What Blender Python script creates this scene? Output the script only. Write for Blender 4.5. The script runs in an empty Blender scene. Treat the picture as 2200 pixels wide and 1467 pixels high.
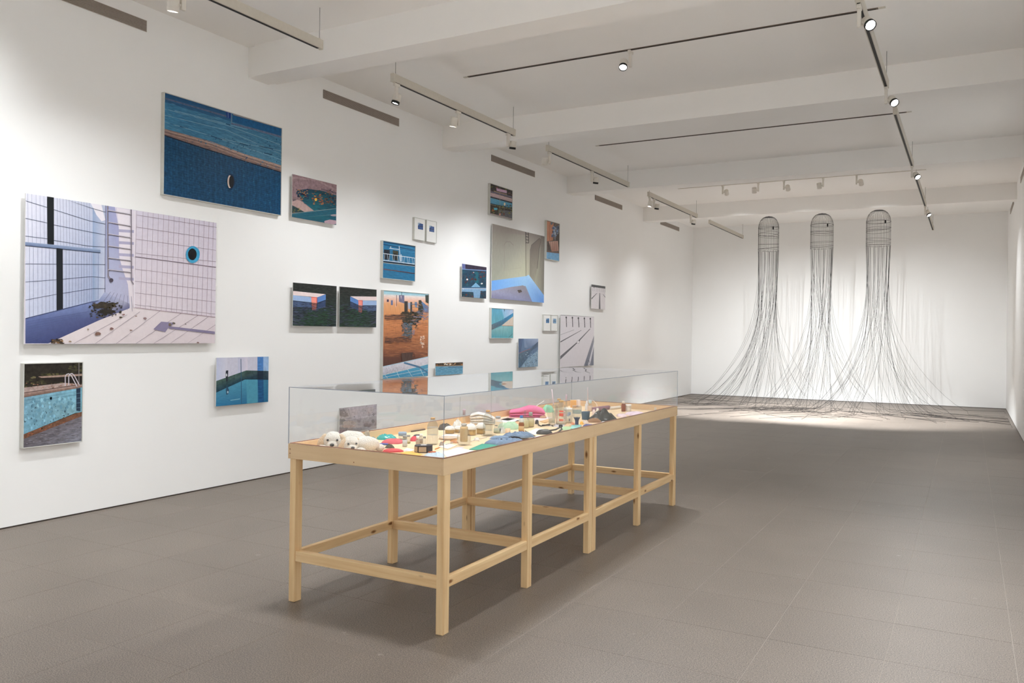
import bpy, math, random
import numpy as np
from mathutils import Matrix, Vector, noise

scene = bpy.context.scene
COL = scene.collection

# ------------------------------------------------------------------ camera
IMG_W, IMG_H = 2200.0, 1467.0
FPX, YAW, ROLL, PPY, CAMX, CAMZ = 1763.7865, 29.0962, 0.7, -15.6856, 6.7005, 1.6
_a, _r = math.radians(YAW), math.radians(ROLL)
CAM = np.array([CAMX, 0.0, CAMZ])
FW = np.array([-math.sin(_a), math.cos(_a), 0.0])
RT0 = np.array([math.cos(_a), math.sin(_a), 0.0])
UP0 = np.array([0.0, 0.0, 1.0])
RT = RT0 * math.cos(_r) + UP0 * math.sin(_r)
UP = -RT0 * math.sin(_r) + UP0 * math.cos(_r)
cd = bpy.data.cameras.new('camera')
cam = bpy.data.objects.new('camera', cd)
COL.objects.link(cam)
cd.sensor_fit = 'HORIZONTAL'
cd.sensor_width = 36.0
cd.lens = FPX / IMG_W * 36.0
cd.shift_y = PPY / IMG_W
cd.clip_start = 0.05
cam.matrix_world = Matrix(((RT[0], UP[0], -FW[0], CAM[0]), (RT[1], UP[1], -FW[1], CAM[1]),
                           (RT[2], UP[2], -FW[2], CAM[2]), (0, 0, 0, 1)))
scene.camera = cam

# ------------------------------------------------------------------ world, exposure, lamp power
w = bpy.data.worlds.new('world')
scene.world = w
w.use_nodes = True
w.node_tree.nodes['Background'].inputs[0].default_value = (0.9, 0.95, 1.0, 1)
w.node_tree.nodes['Background'].inputs[1].default_value = 0.0
scene.view_settings.view_transform = 'Standard'
scene.view_settings.look = 'None'
scene.view_settings.gamma = 1.0
scene.view_settings.use_curve_mapping = False
scene.view_settings.exposure = 0.34
scene.cycles.transparent_max_bounces = 40
scene.cycles.max_bounces = 12
scene.cycles.diffuse_bounces = 9
P_WALL, P_AISLE, P_TABLE, P_END, P_FILL = 108.0, 225.0, 280.0, 470.0, 600.0   # watts of the spot lamps by row, the last for added fill lamps
LAMP_COL = (0.945, 0.975, 1.0)
END_COL = (0.95, 0.98, 1.0)

# ------------------------------------------------------------------ pixel helpers (directions only)
def ray(px, py):
    return FW + RT * ((px - IMG_W / 2) / FPX) - UP * ((py - IMG_H / 2 - PPY) / FPX)

def hit(px, py, axis, val):
    d = ray(px, py)
    return CAM + d * ((val - CAM[axis]) / d[axis])

def depth(p):
    return float((np.array(p) - CAM) @ FW)

def proj(p):
    v = np.array(p) - CAM
    d = v @ FW
    return IMG_W / 2 + FPX * (v @ RT) / d, IMG_H / 2 + PPY - FPX * (v @ UP) / d

# ------------------------------------------------------------------ materials
def lin(c):
    r = []
    for v in c[:3]:
        v = v / 255.0
        r.append(v / 12.92 if v <= 0.04045 else ((v + 0.055) / 1.055) ** 2.4)
    return tuple(r) + (1.0,)

def newmat(name):
    m = bpy.data.materials.new(name)
    m.use_nodes = True
    nt = m.node_tree
    b = nt.nodes['Principled BSDF']
    return m, nt, b

def link(nt, a, b):
    nt.links.new(a, b)

def simple(name, rgb, rough=0.6, metal=0.0, var=0.06, scale=30.0, bump=0.0, spec=0.4):
    """base colour with a little procedural mottling"""
    m, nt, b = newmat(name)
    tc = nt.nodes.new('ShaderNodeTexCoord')
    n = nt.nodes.new('ShaderNodeTexNoise')
    n.inputs['Scale'].default_value = scale
    n.inputs['Detail'].default_value = 4
    link(nt, tc.outputs['Object'], n.inputs['Vector'])
    mx = nt.nodes.new('ShaderNodeMix'); mx.data_type = 'RGBA'
    c = lin(rgb)
    mx.inputs[6].default_value = tuple(v * (1 - var) for v in c[:3]) + (1,)
    mx.inputs[7].default_value = tuple(min(1, v * (1 + var)) for v in c[:3]) + (1,)
    link(nt, n.outputs['Fac'], mx.inputs[0])
    link(nt, mx.outputs[2], b.inputs['Base Color'])
    b.inputs['Roughness'].default_value = rough
    b.inputs['Metallic'].default_value = metal
    b.inputs['Specular IOR Level'].default_value = spec
    if bump:
        bp = nt.nodes.new('ShaderNodeBump')
        bp.inputs['Strength'].default_value = bump
        bp.inputs['Distance'].default_value = 0.01
        link(nt, n.outputs['Fac'], bp.inputs['Height'])
        link(nt, bp.outputs['Normal'], b.inputs['Normal'])
    return m

def emit(name, strength, col=(1, 0.97, 0.93)):
    m, nt, b = newmat(name)
    b.inputs['Base Color'].default_value = (0.8, 0.8, 0.8, 1)
    b.inputs['Emission Color'].default_value = (*col, 1)
    b.inputs['Emission Strength'].default_value = strength
    return m

def wood(name, axis, rgb, dark, knots=True, gscale=1.0):
    """pine: grain stretched along one axis, growth rings, sparse knots"""
    m, nt, b = newmat(name)
    tc = nt.nodes.new('ShaderNodeTexCoord')
    geo = nt.nodes.new('ShaderNodeNewGeometry')
    mp = nt.nodes.new('ShaderNodeMapping')
    s = [38.0 * gscale] * 3
    s[axis] = 1.6
    mp.inputs['Scale'].default_value = s
    link(nt, geo.outputs['Position'], mp.inputs['Vector'])
    n = nt.nodes.new('ShaderNodeTexNoise')
    n.inputs['Scale'].default_value = 1.0
    n.inputs['Detail'].default_value = 5
    n.inputs['Distortion'].default_value = 0.6
    link(nt, mp.outputs['Vector'], n.inputs['Vector'])
    r = nt.nodes.new('ShaderNodeValToRGB')
    r.color_ramp.elements[0].position = 0.3
    r.color_ramp.elements[0].color = lin(dark)
    r.color_ramp.elements[1].position = 0.62
    r.color_ramp.elements[1].color = lin(rgb)
    link(nt, n.outputs['Fac'], r.inputs['Fac'])
    out = r.outputs['Color']
    if knots:
        mp2 = nt.nodes.new('ShaderNodeMapping')
        s2 = [9.0, 9.0, 9.0]
        s2[axis] = 3.4
        mp2.inputs['Scale'].default_value = s2
        link(nt, geo.outputs['Position'], mp2.inputs['Vector'])
        v = nt.nodes.new('ShaderNodeTexVoronoi')
        v.inputs['Scale'].default_value = 1.0
        link(nt, mp2.outputs['Vector'], v.inputs['Vector'])
        kr = nt.nodes.new('ShaderNodeValToRGB')
        kr.color_ramp.elements[0].position = 0.05
        kr.color_ramp.elements[0].color = (1, 1, 1, 1)
        kr.color_ramp.elements[1].position = 0.12
        kr.color_ramp.elements[1].color = (0, 0, 0, 1)
        link(nt, v.outputs['Distance'], kr.inputs['Fac'])
        mx = nt.nodes.new('ShaderNodeMix'); mx.data_type = 'RGBA'
        link(nt, kr.outputs['Color'], mx.inputs[0])
        link(nt, out, mx.inputs[6])
        mx.inputs[7].default_value = lin((140, 92, 52))
        out = mx.outputs[2]
    link(nt, out, b.inputs['Base Color'])
    b.inputs['Roughness'].default_value = 0.55
    b.inputs['Specular IOR Level'].default_value = 0.3
    return m

def glass(name, tint, ior=1.5, rough=0.0, base=0.0, wobble=0.0):
    """thin clear pane or vessel wall: light passes straight, Fresnel mirror on top"""
    m = bpy.data.materials.new(name)
    m.use_nodes = True
    nt = m.node_tree
    nt.nodes.clear()
    o = nt.nodes.new('ShaderNodeOutputMaterial')
    mix = nt.nodes.new('ShaderNodeMixShader')
    t = nt.nodes.new('ShaderNodeBsdfTransparent')
    g = nt.nodes.new('ShaderNodeBsdfGlossy')
    # Schlick: f0 + (1 - f0) * facing^5, the same from both sides of the wall
    f0 = ((ior - 1) / (ior + 1)) ** 2
    lw = nt.nodes.new('ShaderNodeLayerWeight')
    lw.inputs['Blend'].default_value = 0.5
    pw = nt.nodes.new('ShaderNodeMath'); pw.operation = 'POWER'; pw.inputs[1].default_value = 5.0
    link(nt, lw.outputs['Facing'], pw.inputs[0])
    fr = nt.nodes.new('ShaderNodeMath'); fr.operation = 'MULTIPLY_ADD'
    fr.inputs[1].default_value = 1 - f0; fr.inputs[2].default_value = f0
    link(nt, pw.outputs[0], fr.inputs[0])
    t.inputs['Color'].default_value = (*tint, 1)
    g.inputs['Roughness'].default_value = rough
    g.inputs['Color'].default_value = (0.95, 0.96, 0.97, 1)
    if wobble:
        tc = nt.nodes.new('ShaderNodeTexCoord')
        n = nt.nodes.new('ShaderNodeTexNoise')
        n.inputs['Scale'].default_value = 1.1
        link(nt, tc.outputs['Object'], n.inputs['Vector'])
        bp = nt.nodes.new('ShaderNodeBump')
        bp.inputs['Strength'].default_value = wobble
        bp.inputs['Distance'].default_value = 0.02
        link(nt, n.outputs['Fac'], bp.inputs['Height'])
        link(nt, bp.outputs['Normal'], g.inputs['Normal'])
    ad = nt.nodes.new('ShaderNodeMath'); ad.operation = 'ADD'; ad.use_clamp = True
    ad.inputs[1].default_value = base
    link(nt, fr.outputs[0], ad.inputs[0])
    link(nt, ad.outputs[0], mix.inputs['Fac'])
    link(nt, t.outputs[0], mix.inputs[1])
    link(nt, g.outputs[0], mix.inputs[2])
    link(nt, mix.outputs[0], o.inputs['Surface'])
    return m

def granite(name, rgb):
    m, nt, b = newmat(name)
    geo = nt.nodes.new('ShaderNodeNewGeometry')
    oi = nt.nodes.new('ShaderNodeObjectInfo')
    n1 = nt.nodes.new('ShaderNodeTexNoise'); n1.inputs['Scale'].default_value = 170; n1.inputs['Detail'].default_value = 3
    n2 = nt.nodes.new('ShaderNodeTexNoise'); n2.inputs['Scale'].default_value = 1.7; n2.inputs['Detail'].default_value = 5
    n3 = nt.nodes.new('ShaderNodeTexNoise'); n3.inputs['Scale'].default_value = 9; n3.inputs['Detail'].default_value = 6
    for n in (n1, n2, n3):
        link(nt, geo.outputs['Position'], n.inputs['Vector'])
    r = nt.nodes.new('ShaderNodeValToRGB')
    c = lin(rgb)
    e = r.color_ramp.elements
    e[0].position = 0.34; e[0].color = tuple(v * 0.52 for v in c[:3]) + (1,)
    e[1].position = 0.66; e[1].color = tuple(v * 1.6 for v in c[:3]) + (1,)
    k = e.new(0.5); k.color = c
    link(nt, n1.outputs['Fac'], r.inputs['Fac'])
    def mathn(op, a, bb):
        q = nt.nodes.new('ShaderNodeMath'); q.operation = op
        for i, v in enumerate((a, bb)):
            if isinstance(v, (int, float)): q.inputs[i].default_value = v
            else: link(nt, v, q.inputs[i])
        return q.outputs[0]
    f = mathn('ADD', mathn('MULTIPLY', n2.outputs['Fac'], 0.30), 0.80)
    f = mathn('ADD', f, mathn('MULTIPLY', oi.outputs['Random'], 0.05))
    mul = nt.nodes.new('ShaderNodeMix'); mul.data_type = 'RGBA'; mul.blend_type = 'MULTIPLY'
    mul.inputs[0].default_value = 1.0
    cmb = nt.nodes.new('ShaderNodeCombineColor')
    for i in range(3): link(nt, f, cmb.inputs[i])
    link(nt, r.outputs['Color'], mul.inputs[6]); link(nt, cmb.outputs[0], mul.inputs[7])
    # pale scuff marks
    sc = nt.nodes.new('ShaderNodeValToRGB')
    sc.color_ramp.elements[0].position = 0.70; sc.color_ramp.elements[0].color = (0, 0, 0, 1)
    sc.color_ramp.elements[1].position = 0.80; sc.color_ramp.elements[1].color = (0.35, 0.35, 0.35, 1)
    link(nt, n3.outputs['Fac'], sc.inputs['Fac'])
    mx = nt.nodes.new('ShaderNodeMix'); mx.data_type = 'RGBA'
    link(nt, sc.outputs['Color'], mx.inputs[0]); link(nt, mul.outputs[2], mx.inputs[6])
    mx.inputs[7].default_value = lin((190, 180, 172))
    link(nt, mx.outputs[2], b.inputs['Base Color'])
    b.inputs['Roughness'].default_value = 0.46
    b.inputs['Specular IOR Level'].default_value = 0.45
    bp = nt.nodes.new('ShaderNodeBump'); bp.inputs['Strength'].default_value = 0.12; bp.inputs['Distance'].default_value = 0.004
    link(nt, n1.outputs['Fac'], bp.inputs['Height']); link(nt, bp.outputs['Normal'], b.inputs['Normal'])
    return m

def printmat(name, sc, rough):
    """photographic print: vertex colour, alpha says how much procedural grain"""
    m, nt, b = newmat(name)
    at = nt.nodes.new('ShaderNodeAttribute'); at.attribute_name = 'Col'
    geo = nt.nodes.new('ShaderNodeNewGeometry')
    mp = nt.nodes.new('ShaderNodeMapping'); mp.inputs['Scale'].default_value = sc
    link(nt, geo.outputs['Position'], mp.inputs['Vector'])
    n = nt.nodes.new('ShaderNodeTexNoise'); n.inputs['Scale'].default_value = 1.0
    n.inputs['Detail'].default_value = 6; n.inputs['Roughness'].default_value = 0.65
    link(nt, mp.outputs['Vector'], n.inputs['Vector'])
    s = nt.nodes.new('ShaderNodeMath'); s.operation = 'SUBTRACT'; s.inputs[1].default_value = 0.5
    link(nt, n.outputs['Fac'], s.inputs[0])
    p = nt.nodes.new('ShaderNodeMath'); p.operation = 'MULTIPLY'
    link(nt, s.outputs[0], p.inputs[0]); link(nt, at.outputs['Alpha'], p.inputs[1])
    q = nt.nodes.new('ShaderNodeMath'); q.operation = 'MULTIPLY_ADD'; q.inputs[1].default_value = 4.6; q.inputs[2].default_value = 1.0
    link(nt, p.outputs[0], q.inputs[0])
    cl = nt.nodes.new('ShaderNodeMath'); cl.operation = 'MAXIMUM'; cl.inputs[1].default_value = 0.12
    link(nt, q.outputs[0], cl.inputs[0])
    vm = nt.nodes.new('ShaderNodeVectorMath'); vm.operation = 'SCALE'
    link(nt, at.outputs['Color'], vm.inputs[0]); link(nt, cl.outputs[0], vm.inputs['Scale'])
    link(nt, vm.outputs[0], b.inputs['Base Color'])
    b.inputs['Roughness'].default_value = rough
    b.inputs['Specular IOR Level'].default_value = 0.3
    return m

def plaster(name, rgb):
    m = simple(name, rgb, 0.85, 0, 0.012, 2.0, 0.0, 0.2)
    return m

M = {}
M['wall'] = plaster('white_wall_paint', (245, 245, 244))
M['ceil'] = plaster('white_ceiling_paint', (244, 242, 239))
M['gap'] = simple('dark_shadow_gap', (88, 80, 74), 0.8)  # dark colour stands in for the shade inside the recess
M['granite'] = granite('grey_granite', (115, 105, 96))
M['grout'] = simple('pale_grout', (168, 159, 150), 0.9, 0, 0.6, 1.6)
PINE, PINED = (246, 216, 168), (230, 192, 140)
for i, ax in enumerate('xyz'):
    M['pine_' + ax] = wood('pine_grain_' + ax, i, PINE, PINED)
    M['ply_' + ax] = wood('plywood_grain_' + ax, i, (236, 207, 166), (228, 197, 154), False, 0.5)
M['ply_top'] = wood('plywood_top', 1, (240, 212, 172), (231, 200, 158), False, 0.6)
M['edge_dark'] = simple('routed_edge', (150, 96, 66), 0.7)
M['pane'] = glass('clear_acrylic_pane', (0.985, 0.988, 0.988), 1.49, 0.0, 0.0)
M['pane_top'] = glass('clear_acrylic_lid', (0.985, 0.988, 0.988), 1.49, 0.0, 0.0, 0.10)
M['pane_edge'] = simple('acrylic_cut_edge', (166, 174, 188), 0.25)
M['vessel'] = glass('clear_vessel_glass', (0.86, 0.875, 0.87), 1.45, 0.03, 0.03)
M['vessel_thin'] = glass('thin_clear_glass', (0.93, 0.94, 0.935), 1.45, 0.03, 0.02)
M['frame'] = simple('pale_grey_frame', (204, 204, 198), 0.45)
M['backing'] = simple('panel_edge_white', (215, 214, 212), 0.5)
M['print_mottle'] = printmat('print_mottled', (30, 30, 30), 0.38)
M['print_water'] = printmat('print_rippled', (20, 14, 75), 0.38)
M['print_streak'] = printmat('print_vertical_streaks', (20, 60, 9), 0.38)
M['track'] = simple('off_white_track_paint', (204, 198, 186), 0.5)
M['slot'] = simple('black_track_slot', (28, 25, 23), 0.6)
M['ctrack'] = simple('dark_bronze_track', (92, 78, 66), 0.5)
M['lampbody'] = simple('off_white_lamp_paint', (222, 217, 208), 0.45)
M['lampdark'] = simple('black_lamp_bezel', (22, 22, 22), 0.5)
M['lens_on'] = emit('lit_lens', 30.0)
M['steelwire'] = simple('thin_steel_wire', (170, 168, 164), 0.4, 0.6)
M['vent_back'] = simple('vent_dark', (62, 54, 49), 0.8)
M['vent_slat'] = simple('vent_slat', (172, 161, 151), 0.6)
M['blackwire'] = simple('black_wire', (30, 28, 28), 0.5, 0.3)

# ------------------------------------------------------------------ mesh helpers
class MB:
    def __init__(self):
        self.v, self.f, self.m, self.sm, self.c = [], [], [], [], []
    def quadbox(self, lo, hi, mat=0, skip=()):
        x0, y0, z0 = lo; x1, y1, z1 = hi
        b = len(self.v)
        self.v += [(x0, y0, z0), (x1, y0, z0), (x1, y1, z0), (x0, y1, z0), (x0, y0, z1), (x1, y0, z1), (x1, y1, z1), (x0, y1, z1)]
        fs = {'b': (0, 3, 2, 1), 't': (4, 5, 6, 7), 'f': (0, 1, 5, 4), 'r': (1, 2, 6, 5), 'k': (2, 3, 7, 6), 'l': (3, 0, 4, 7)}
        for k, q in fs.items():
            if k in skip: continue
            self.f.append(tuple(b + i for i in q)); self.m.append(mat if not isinstance(mat, dict) else mat.get(k, 0)); self.sm.append(False)
        return self
    def bevbox(self, lo, hi, bev, mat=0):
        """box with chamfered edges"""
        lo, hi = np.array(lo, float), np.array(hi, float)
        b = len(self.v)
        idx = {}
        for sx in (0, 1):
            for sy in (0, 1):
                for sz in (0, 1):
                    for a in range(3):
                        p = [0, 0, 0]
                        for k, s in enumerate((sx, sy, sz)):
                            e = (hi if s else lo)[k]
                            p[k] = e if k == a else e + (-bev if s else bev)
                        idx[(sx, sy, sz, a)] = len(self.v); self.v.append(tuple(p))
        F = []
        for a in range(3):
            o = [k for k in range(3) if k != a]
            for s in (0, 1):
                q = []
                for (u, t) in ((0, 0), (1, 0), (1, 1), (0, 1)):
                    key = [0, 0, 0]; key[a] = s; key[o[0]] = u; key[o[1]] = t
                    q.append(idx[(*key, a)])
                if (s == 0) ^ (a == 1): q = q[::-1]
                F.append(q)
        for a in range(3):
            o = [k for k in range(3) if k != a]
            for u in (0, 1):
                for t in (0, 1):
                    k0 = [0, 0, 0]; k0[o[0]] = u; k0[o[1]] = t
                    k1 = list(k0); k1[a] = 1
                    F.append([idx[(*k0, o[0])], idx[(*k1, o[0])], idx[(*k1, o[1])], idx[(*k0, o[1])]])
        for sx in (0, 1):
            for sy in (0, 1):
                for sz in (0, 1):
                    F.append([idx[(sx, sy, sz, a)] for a in range(3)])
        for q in F:
            self.f.append(tuple(q)); self.m.append(mat); self.sm.append(False)
        return self
    def lathe(self, prof, n=20, mat=0, origin=(0, 0, 0), smooth=True, axis=None, cap0=True, cap1=True):
        """prof: list of (radius, height); axis: direction vector (default z)"""
        o = Vector(origin)
        z = Vector(axis if axis is not None else (0, 0, 1)).normalized()
        x = z.orthogonal().normalized(); y = z.cross(x)
        b = len(self.v)
        for (r, h) in prof:
            for i in range(n):
                t = 2 * math.pi * i / n
                self.v.append(tuple(o + x * (r * math.cos(t)) + y * (r * math.sin(t)) + z * h))
        for k in range(len(prof) - 1):
            for i in range(n):
                j = (i + 1) % n
                self.f.append((b + k * n + i, b + k * n + j, b + (k + 1) * n + j, b + (k + 1) * n + i)); self.m.append(mat); self.sm.append(smooth)
        if cap0:
            self.f.append(tuple(b + i for i in range(n))[::-1]); self.m.append(mat); self.sm.append(False)
        if cap1:
            e = b + (len(prof) - 1) * n
            self.f.append(tuple(e + i for i in range(n))); self.m.append(mat); self.sm.append(False)
        return self
    def tube(self, pts, r, n=6, mat=0, cap=True):
        P = [Vector(p) for p in pts]
        b = len(self.v)
        up = None
        for k, p in enumerate(P):
            t = (P[min(k + 1, len(P) - 1)] - P[max(k - 1, 0)])
            if t.length < 1e-9: t = Vector((0, 0, 1))
            t.normalize()
            if up is None: up = t.orthogonal().normalized()
            else:
                up = up - t * up.dot(t)
                if up.length < 1e-6: up = t.orthogonal()
                up.normalize()
            s = t.cross(up)
            rr = r[k] if isinstance(r, (list, tuple)) else r
            for i in range(n):
                a = 2 * math.pi * i / n
                self.v.append(tuple(p + up * (rr * math.cos(a)) + s * (rr * math.sin(a))))
        for k in range(len(P) - 1):
            for i in range(n):
                j = (i + 1) % n
                self.f.append((b + k * n + i, b + k * n + j, b + (k + 1) * n + j, b + (k + 1) * n + i)); self.m.append(mat); self.sm.append(True)
        if cap:
            self.f.append(tuple(b + i for i in range(n))[::-1]); self.m.append(mat); self.sm.append(False)
            e = b + (len(P) - 1) * n
            self.f.append(tuple(e + i for i in range(n))); self.m.append(mat); self.sm.append(False)
        return self
    def prism(self, pts, z0, z1, mat=0):
        n = len(pts); b = len(self.v)
        self.v += [(p[0], p[1], z0) for p in pts] + [(p[0], p[1], z1) for p in pts]
        self.f.append(tuple(b + i for i in range(n))[::-1]); self.m.append(mat); self.sm.append(False)
        self.f.append(tuple(b + n + i for i in range(n))); self.m.append(mat); self.sm.append(False)
        for i in range(n):
            j = (i + 1) % n
            self.f.append((b + i, b + j, b + n + j, b + n + i)); self.m.append(mat); self.sm.append(False)
        return self
    def ellipsoid(self, c, r, mat=0, nu=14, nv=9, jit=0.0, seed=0, rot=None):
        b = len(self.v)
        c = Vector(c)
        for k in range(nv + 1):
            ph = math.pi * k / nv
            for i in range(nu):
                t = 2 * math.pi * i / nu
                d = Vector((math.sin(ph) * math.cos(t), math.sin(ph) * math.sin(t), math.cos(ph)))
                s = 1 + (jit * noise.noise(d * 3.1 + Vector((seed * 7.7, seed, 0))) if jit else 0)
                p = Vector((d.x * r[0], d.y * r[1], d.z * r[2])) * s
                if rot is not None: p = rot @ p
                self.v.append(tuple(c + p))
        for k in range(nv):
            for i in range(nu):
                j = (i + 1) % nu
                self.f.append((b + k * nu + i, b + (k + 1) * nu + i, b + (k + 1) * nu + j, b + k * nu + j)); self.m.append(mat); self.sm.append(True)
        return self
    def build(self, name, mats, parent=None, origin=None):
        if not isinstance(mats, (list, tuple)): mats = [mats]
        vs = self.v
        if origin is not None:
            ox, oy, oz = origin
            vs = [(x - ox, y - oy, z - oz) for x, y, z in vs]
        me = bpy.data.meshes.new(name)
        me.from_pydata(vs, [], self.f)
        for mm in mats: me.materials.append(mm)
        me.polygons.foreach_set('material_index', self.m)
        me.polygons.foreach_set('use_smooth', self.sm)
        me.update()
        o = bpy.data.objects.new(name, me)
        COL.objects.link(o)
        if origin is not None: o.location = origin
        if parent is not None: setparent(o, parent)
        return o

WLOC = {}
def setparent(o, p):
    """keep o where it stands; things and parts are unrotated and unscaled"""
    w = Vector(o.location)
    o.parent = p
    q, acc = p, Vector((0, 0, 0))
    while q is not None:
        acc += Vector(q.location); q = q.parent
    o.location = w - acc

def thing(name, label, cat, loc=(0, 0, 0), group=None):
    o = bpy.data.objects.new(name, None)
    COL.objects.link(o)
    o.location = loc
    o.empty_display_size = 0.05
    return tag(o, label, cat, group)

def tag(o, label, cat, group=None):
    o['label'] = label; o['category'] = cat
    if group: o['group'] = group
    return o

def struct(o):
    o['kind'] = 'structure'
    return o

# ================================================================== THE SETTING
RW, RL, RH, HB = 7.471, 22.287, 4.60, 4.278      # room width, end wall, ceiling, underside of beams
YB = -3.2                                         # wall behind the camera
BEAMS = [(-2.0), 2.05, 6.20, 9.874, 14.083, 18.262]
BW = 0.33
GAPH = 0.011

# floor: slabs one by one
GX, GY, GX0, GY0 = 0.57, 0.61, 0.08, 3.26 - 0.61 * 11
fl = MB(); fl.quadbox((0, YB, -0.1), (RW, RL, -0.0012))
floor = struct(fl.build('floor', M['grout'])); floor['label'] = 'grey granite slab floor with pale worn joints'
J = 0.0011
cells = []
xs = [0.0] + [GX0 + GX * i for i in range(14) if GX0 + GX * i < RW - 0.05] + [RW]
ys = [YB] + [GY0 + GY * i for i in range(60) if YB + 0.05 < GY0 + GY * i < RL - 0.05] + [RL]
for i in range(len(xs) - 1):
    for j in range(len(ys) - 1):
        x0, x1, y0, y1 = xs[i], xs[i + 1], ys[j], ys[j + 1]
        cx, cy = (x0 + x1) / 2, (y0 + y1) / 2
        seen = False
        for (a, b2) in ((x0, y0), (x1, y0), (x0, y1), (x1, y1), (cx, cy)):
            d = depth((a, b2, 0))
            if d > 0.5:
                px, py = proj((a, b2, 0))
                if -5 < px < 2205 and py < 1472: seen = True
        cells.append((not seen, depth((cx, cy, 0)), x0, x1, y0, y1))
cells.sort()
slabmesh = {}
rest = MB()
random.seed(4)
for k, (ns, d, x0, x1, y0, y1) in enumerate(cells):
    if k < 300 and not ns:
        key = (round(x1 - x0, 3), round(y1 - y0, 3))
        if key not in slabmesh:
            hx, hy = (x1 - x0) / 2 - J, (y1 - y0) / 2 - J
            mb = MB(); b = 0.0005
            v = [(-hx, -hy, -0.003), (hx, -hy, -0.003), (hx, hy, -0.003), (-hx, hy, -0.003),
                 (-hx, -hy, -b), (hx, -hy, -b), (hx, hy, -b), (-hx, hy, -b),
                 (-hx + b, -hy + b, 0), (hx - b, -hy + b, 0), (hx - b, hy - b, 0), (-hx + b, hy - b, 0)]
            mb.v = v
            for lv in (0, 4):
                for i in range(4):
                    j = (i + 1) % 4
                    mb.f.append((lv + i, lv + j, lv + 4 + j, lv + 4 + i)); mb.m.append(0); mb.sm.append(False)
            mb.f.append((8, 9, 10, 11)); mb.m.append(0); mb.sm.append(False)
            o = mb.build('slab', M['granite'])
            slabmesh[key] = o.data
        else:
            o = bpy.data.objects.new('slab', slabmesh[key]); COL.objects.link(o)
        o.location = ((x0 + x1) / 2, (y0 + y1) / 2, random.uniform(-0.0004, 0.0))
        o.parent = floor
    else:
        rest.quadbox((x0 + J, y0 + J, -0.003), (x1 - J, y1 - J, 0.0), 0, ('b',))
o = rest.build('slabs_beyond', M['granite'], floor); o['kind'] = 'stuff'

def wallbox(name, lo, hi, label):
    o = MB().quadbox(lo, hi).build(name, M['wall'])
    o['label'] = label
    return struct(o)
wallbox('wall_left', (-0.2, YB - 0.2, GAPH), (0, RL + 0.2, RH), 'white wall hung with the photographs')
wallbox('wall_back', (0, RL, GAPH), (RW, RL + 0.2, RH), 'white end wall behind the wire sculptures')
wallbox('wall_right', (RW, YB - 0.2, GAPH), (RW + 0.2, RL + 0.2, RH), 'white side wall opposite the photographs')
wallbox('wall_front', (0, YB - 0.2, GAPH), (RW, YB, RH), 'white wall facing the wire sculptures')
for nm, lo, hi in (('shadow_gap_left', (-0.2, YB - 0.2, -0.1), (-0.006, RL + 0.2, GAPH)), ('shadow_gap_back', (0, RL + 0.006, -0.1), (RW, RL + 0.2, GAPH)),
                   ('shadow_gap_right', (RW + 0.006, YB - 0.2, -0.1), (RW + 0.2, RL + 0.2, GAPH)), ('shadow_gap_front', (0, YB - 0.2, -0.1), (RW, YB - 0.006, GAPH))):
    o = struct(MB().quadbox(lo, hi).build(nm, M['gap'])); o['label'] = 'dark recessed shadow gap under the white wall'  # no baseboard: a dark-coloured strip giving the shade of the gap
ceiling = struct(MB().quadbox((-0.2, YB - 0.2, RH), (RW + 0.2, RL + 0.2, RH + 0.2)).build('ceiling', M['ceil']))
ceiling['label'] = 'white ceiling crossed by beams'
for yb in BEAMS:
    b = MB().quadbox((0.11, yb, HB), (RW, yb + BW, RH), 0, ('t',))
    b.quadbox((0, yb + 0.025, HB + 0.004), (0.11, yb + BW - 0.025, RH), 0, ('t', 'r'))   # recessed end against the wall
    b.build('beam', M['ceil'], ceiling)

# ================================================================== CEILING VENTS (on the walls)
def vent(y0, y1, side, label, grp=None):
    zc, hh = 4.413, 0.048
    x = 0.0 if side < 0 else RW
    s = 1 if side < 0 else -1
    t = thing('air_vent', label, 'vent', (x, (y0 + y1) / 2, zc - hh), grp)
    def bx(a, b): return (min(x + s * a, x + s * b), max(x + s * a, x + s * b))
    xa, xb = bx(0.0, 0.002)
    MB().quadbox((xa, y0, zc - hh), (xb, y1, zc + hh)).build('backing', M['vent_back'], t)
    n = 8
    pitch = 2 * hh / n
    mesh = None
    for i in range(n + 1):
        z = zc - hh + pitch * i
        xa, xb = bx(0.002, 0.009)
        if mesh is None:
            o = MB().quadbox((xa - x, y0 - (y0 + y1) / 2, -0.0036), (xb - x, y1 - (y0 + y1) / 2, 0.0036)).build('slat', M['vent_slat'])
            mesh = o.data
        else:
            o = bpy.data.objects.new('slat', mesh); COL.objects.link(o)
        o.parent = t
        o.location = (0, 0, z - (zc - hh))
    return t
vent(3.49, 4.99, -1, 'slotted wall vent high above the tiled-pool photograph')
vent(7.376, 8.85, -1, 'slotted wall vent high up between the leafy teal picture and the tiny framed pair')
vent(11.284, 12.787, -1, 'slotted wall vent above the small banded framed picture')
vent(15.45, 16.95, -1, 'slotted wall vent above the small swimming-lane picture')
vent(19.52, 21.02, -1, 'slotted wall vent near the corner by the wire sculptures')
vent(15.45, 16.95, 1, 'slotted vent on the side wall opposite the photographs, in the bay of five spotlights', None)
vent(19.52, 21.02, 1, 'slotted vent on the side wall opposite the photographs, beside the wire sculptures', None)

# ================================================================== DISPLAY TABLES
TX0, TX1, TY0, TY1 = 3.1828, 4.2896, 3.6095, 7.5805
ZB, ZT, ZG = 0.8489, 0.9371, 1.272
ZF = ZT - 0.05          # tray floor
YM = (TY0 + TY1) / 2
AT = 0.018              # apron board thickness
LX, LY = 0.045, 0.060   # leg section
SZ0, SZ1 = 0.243, 0.299

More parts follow.
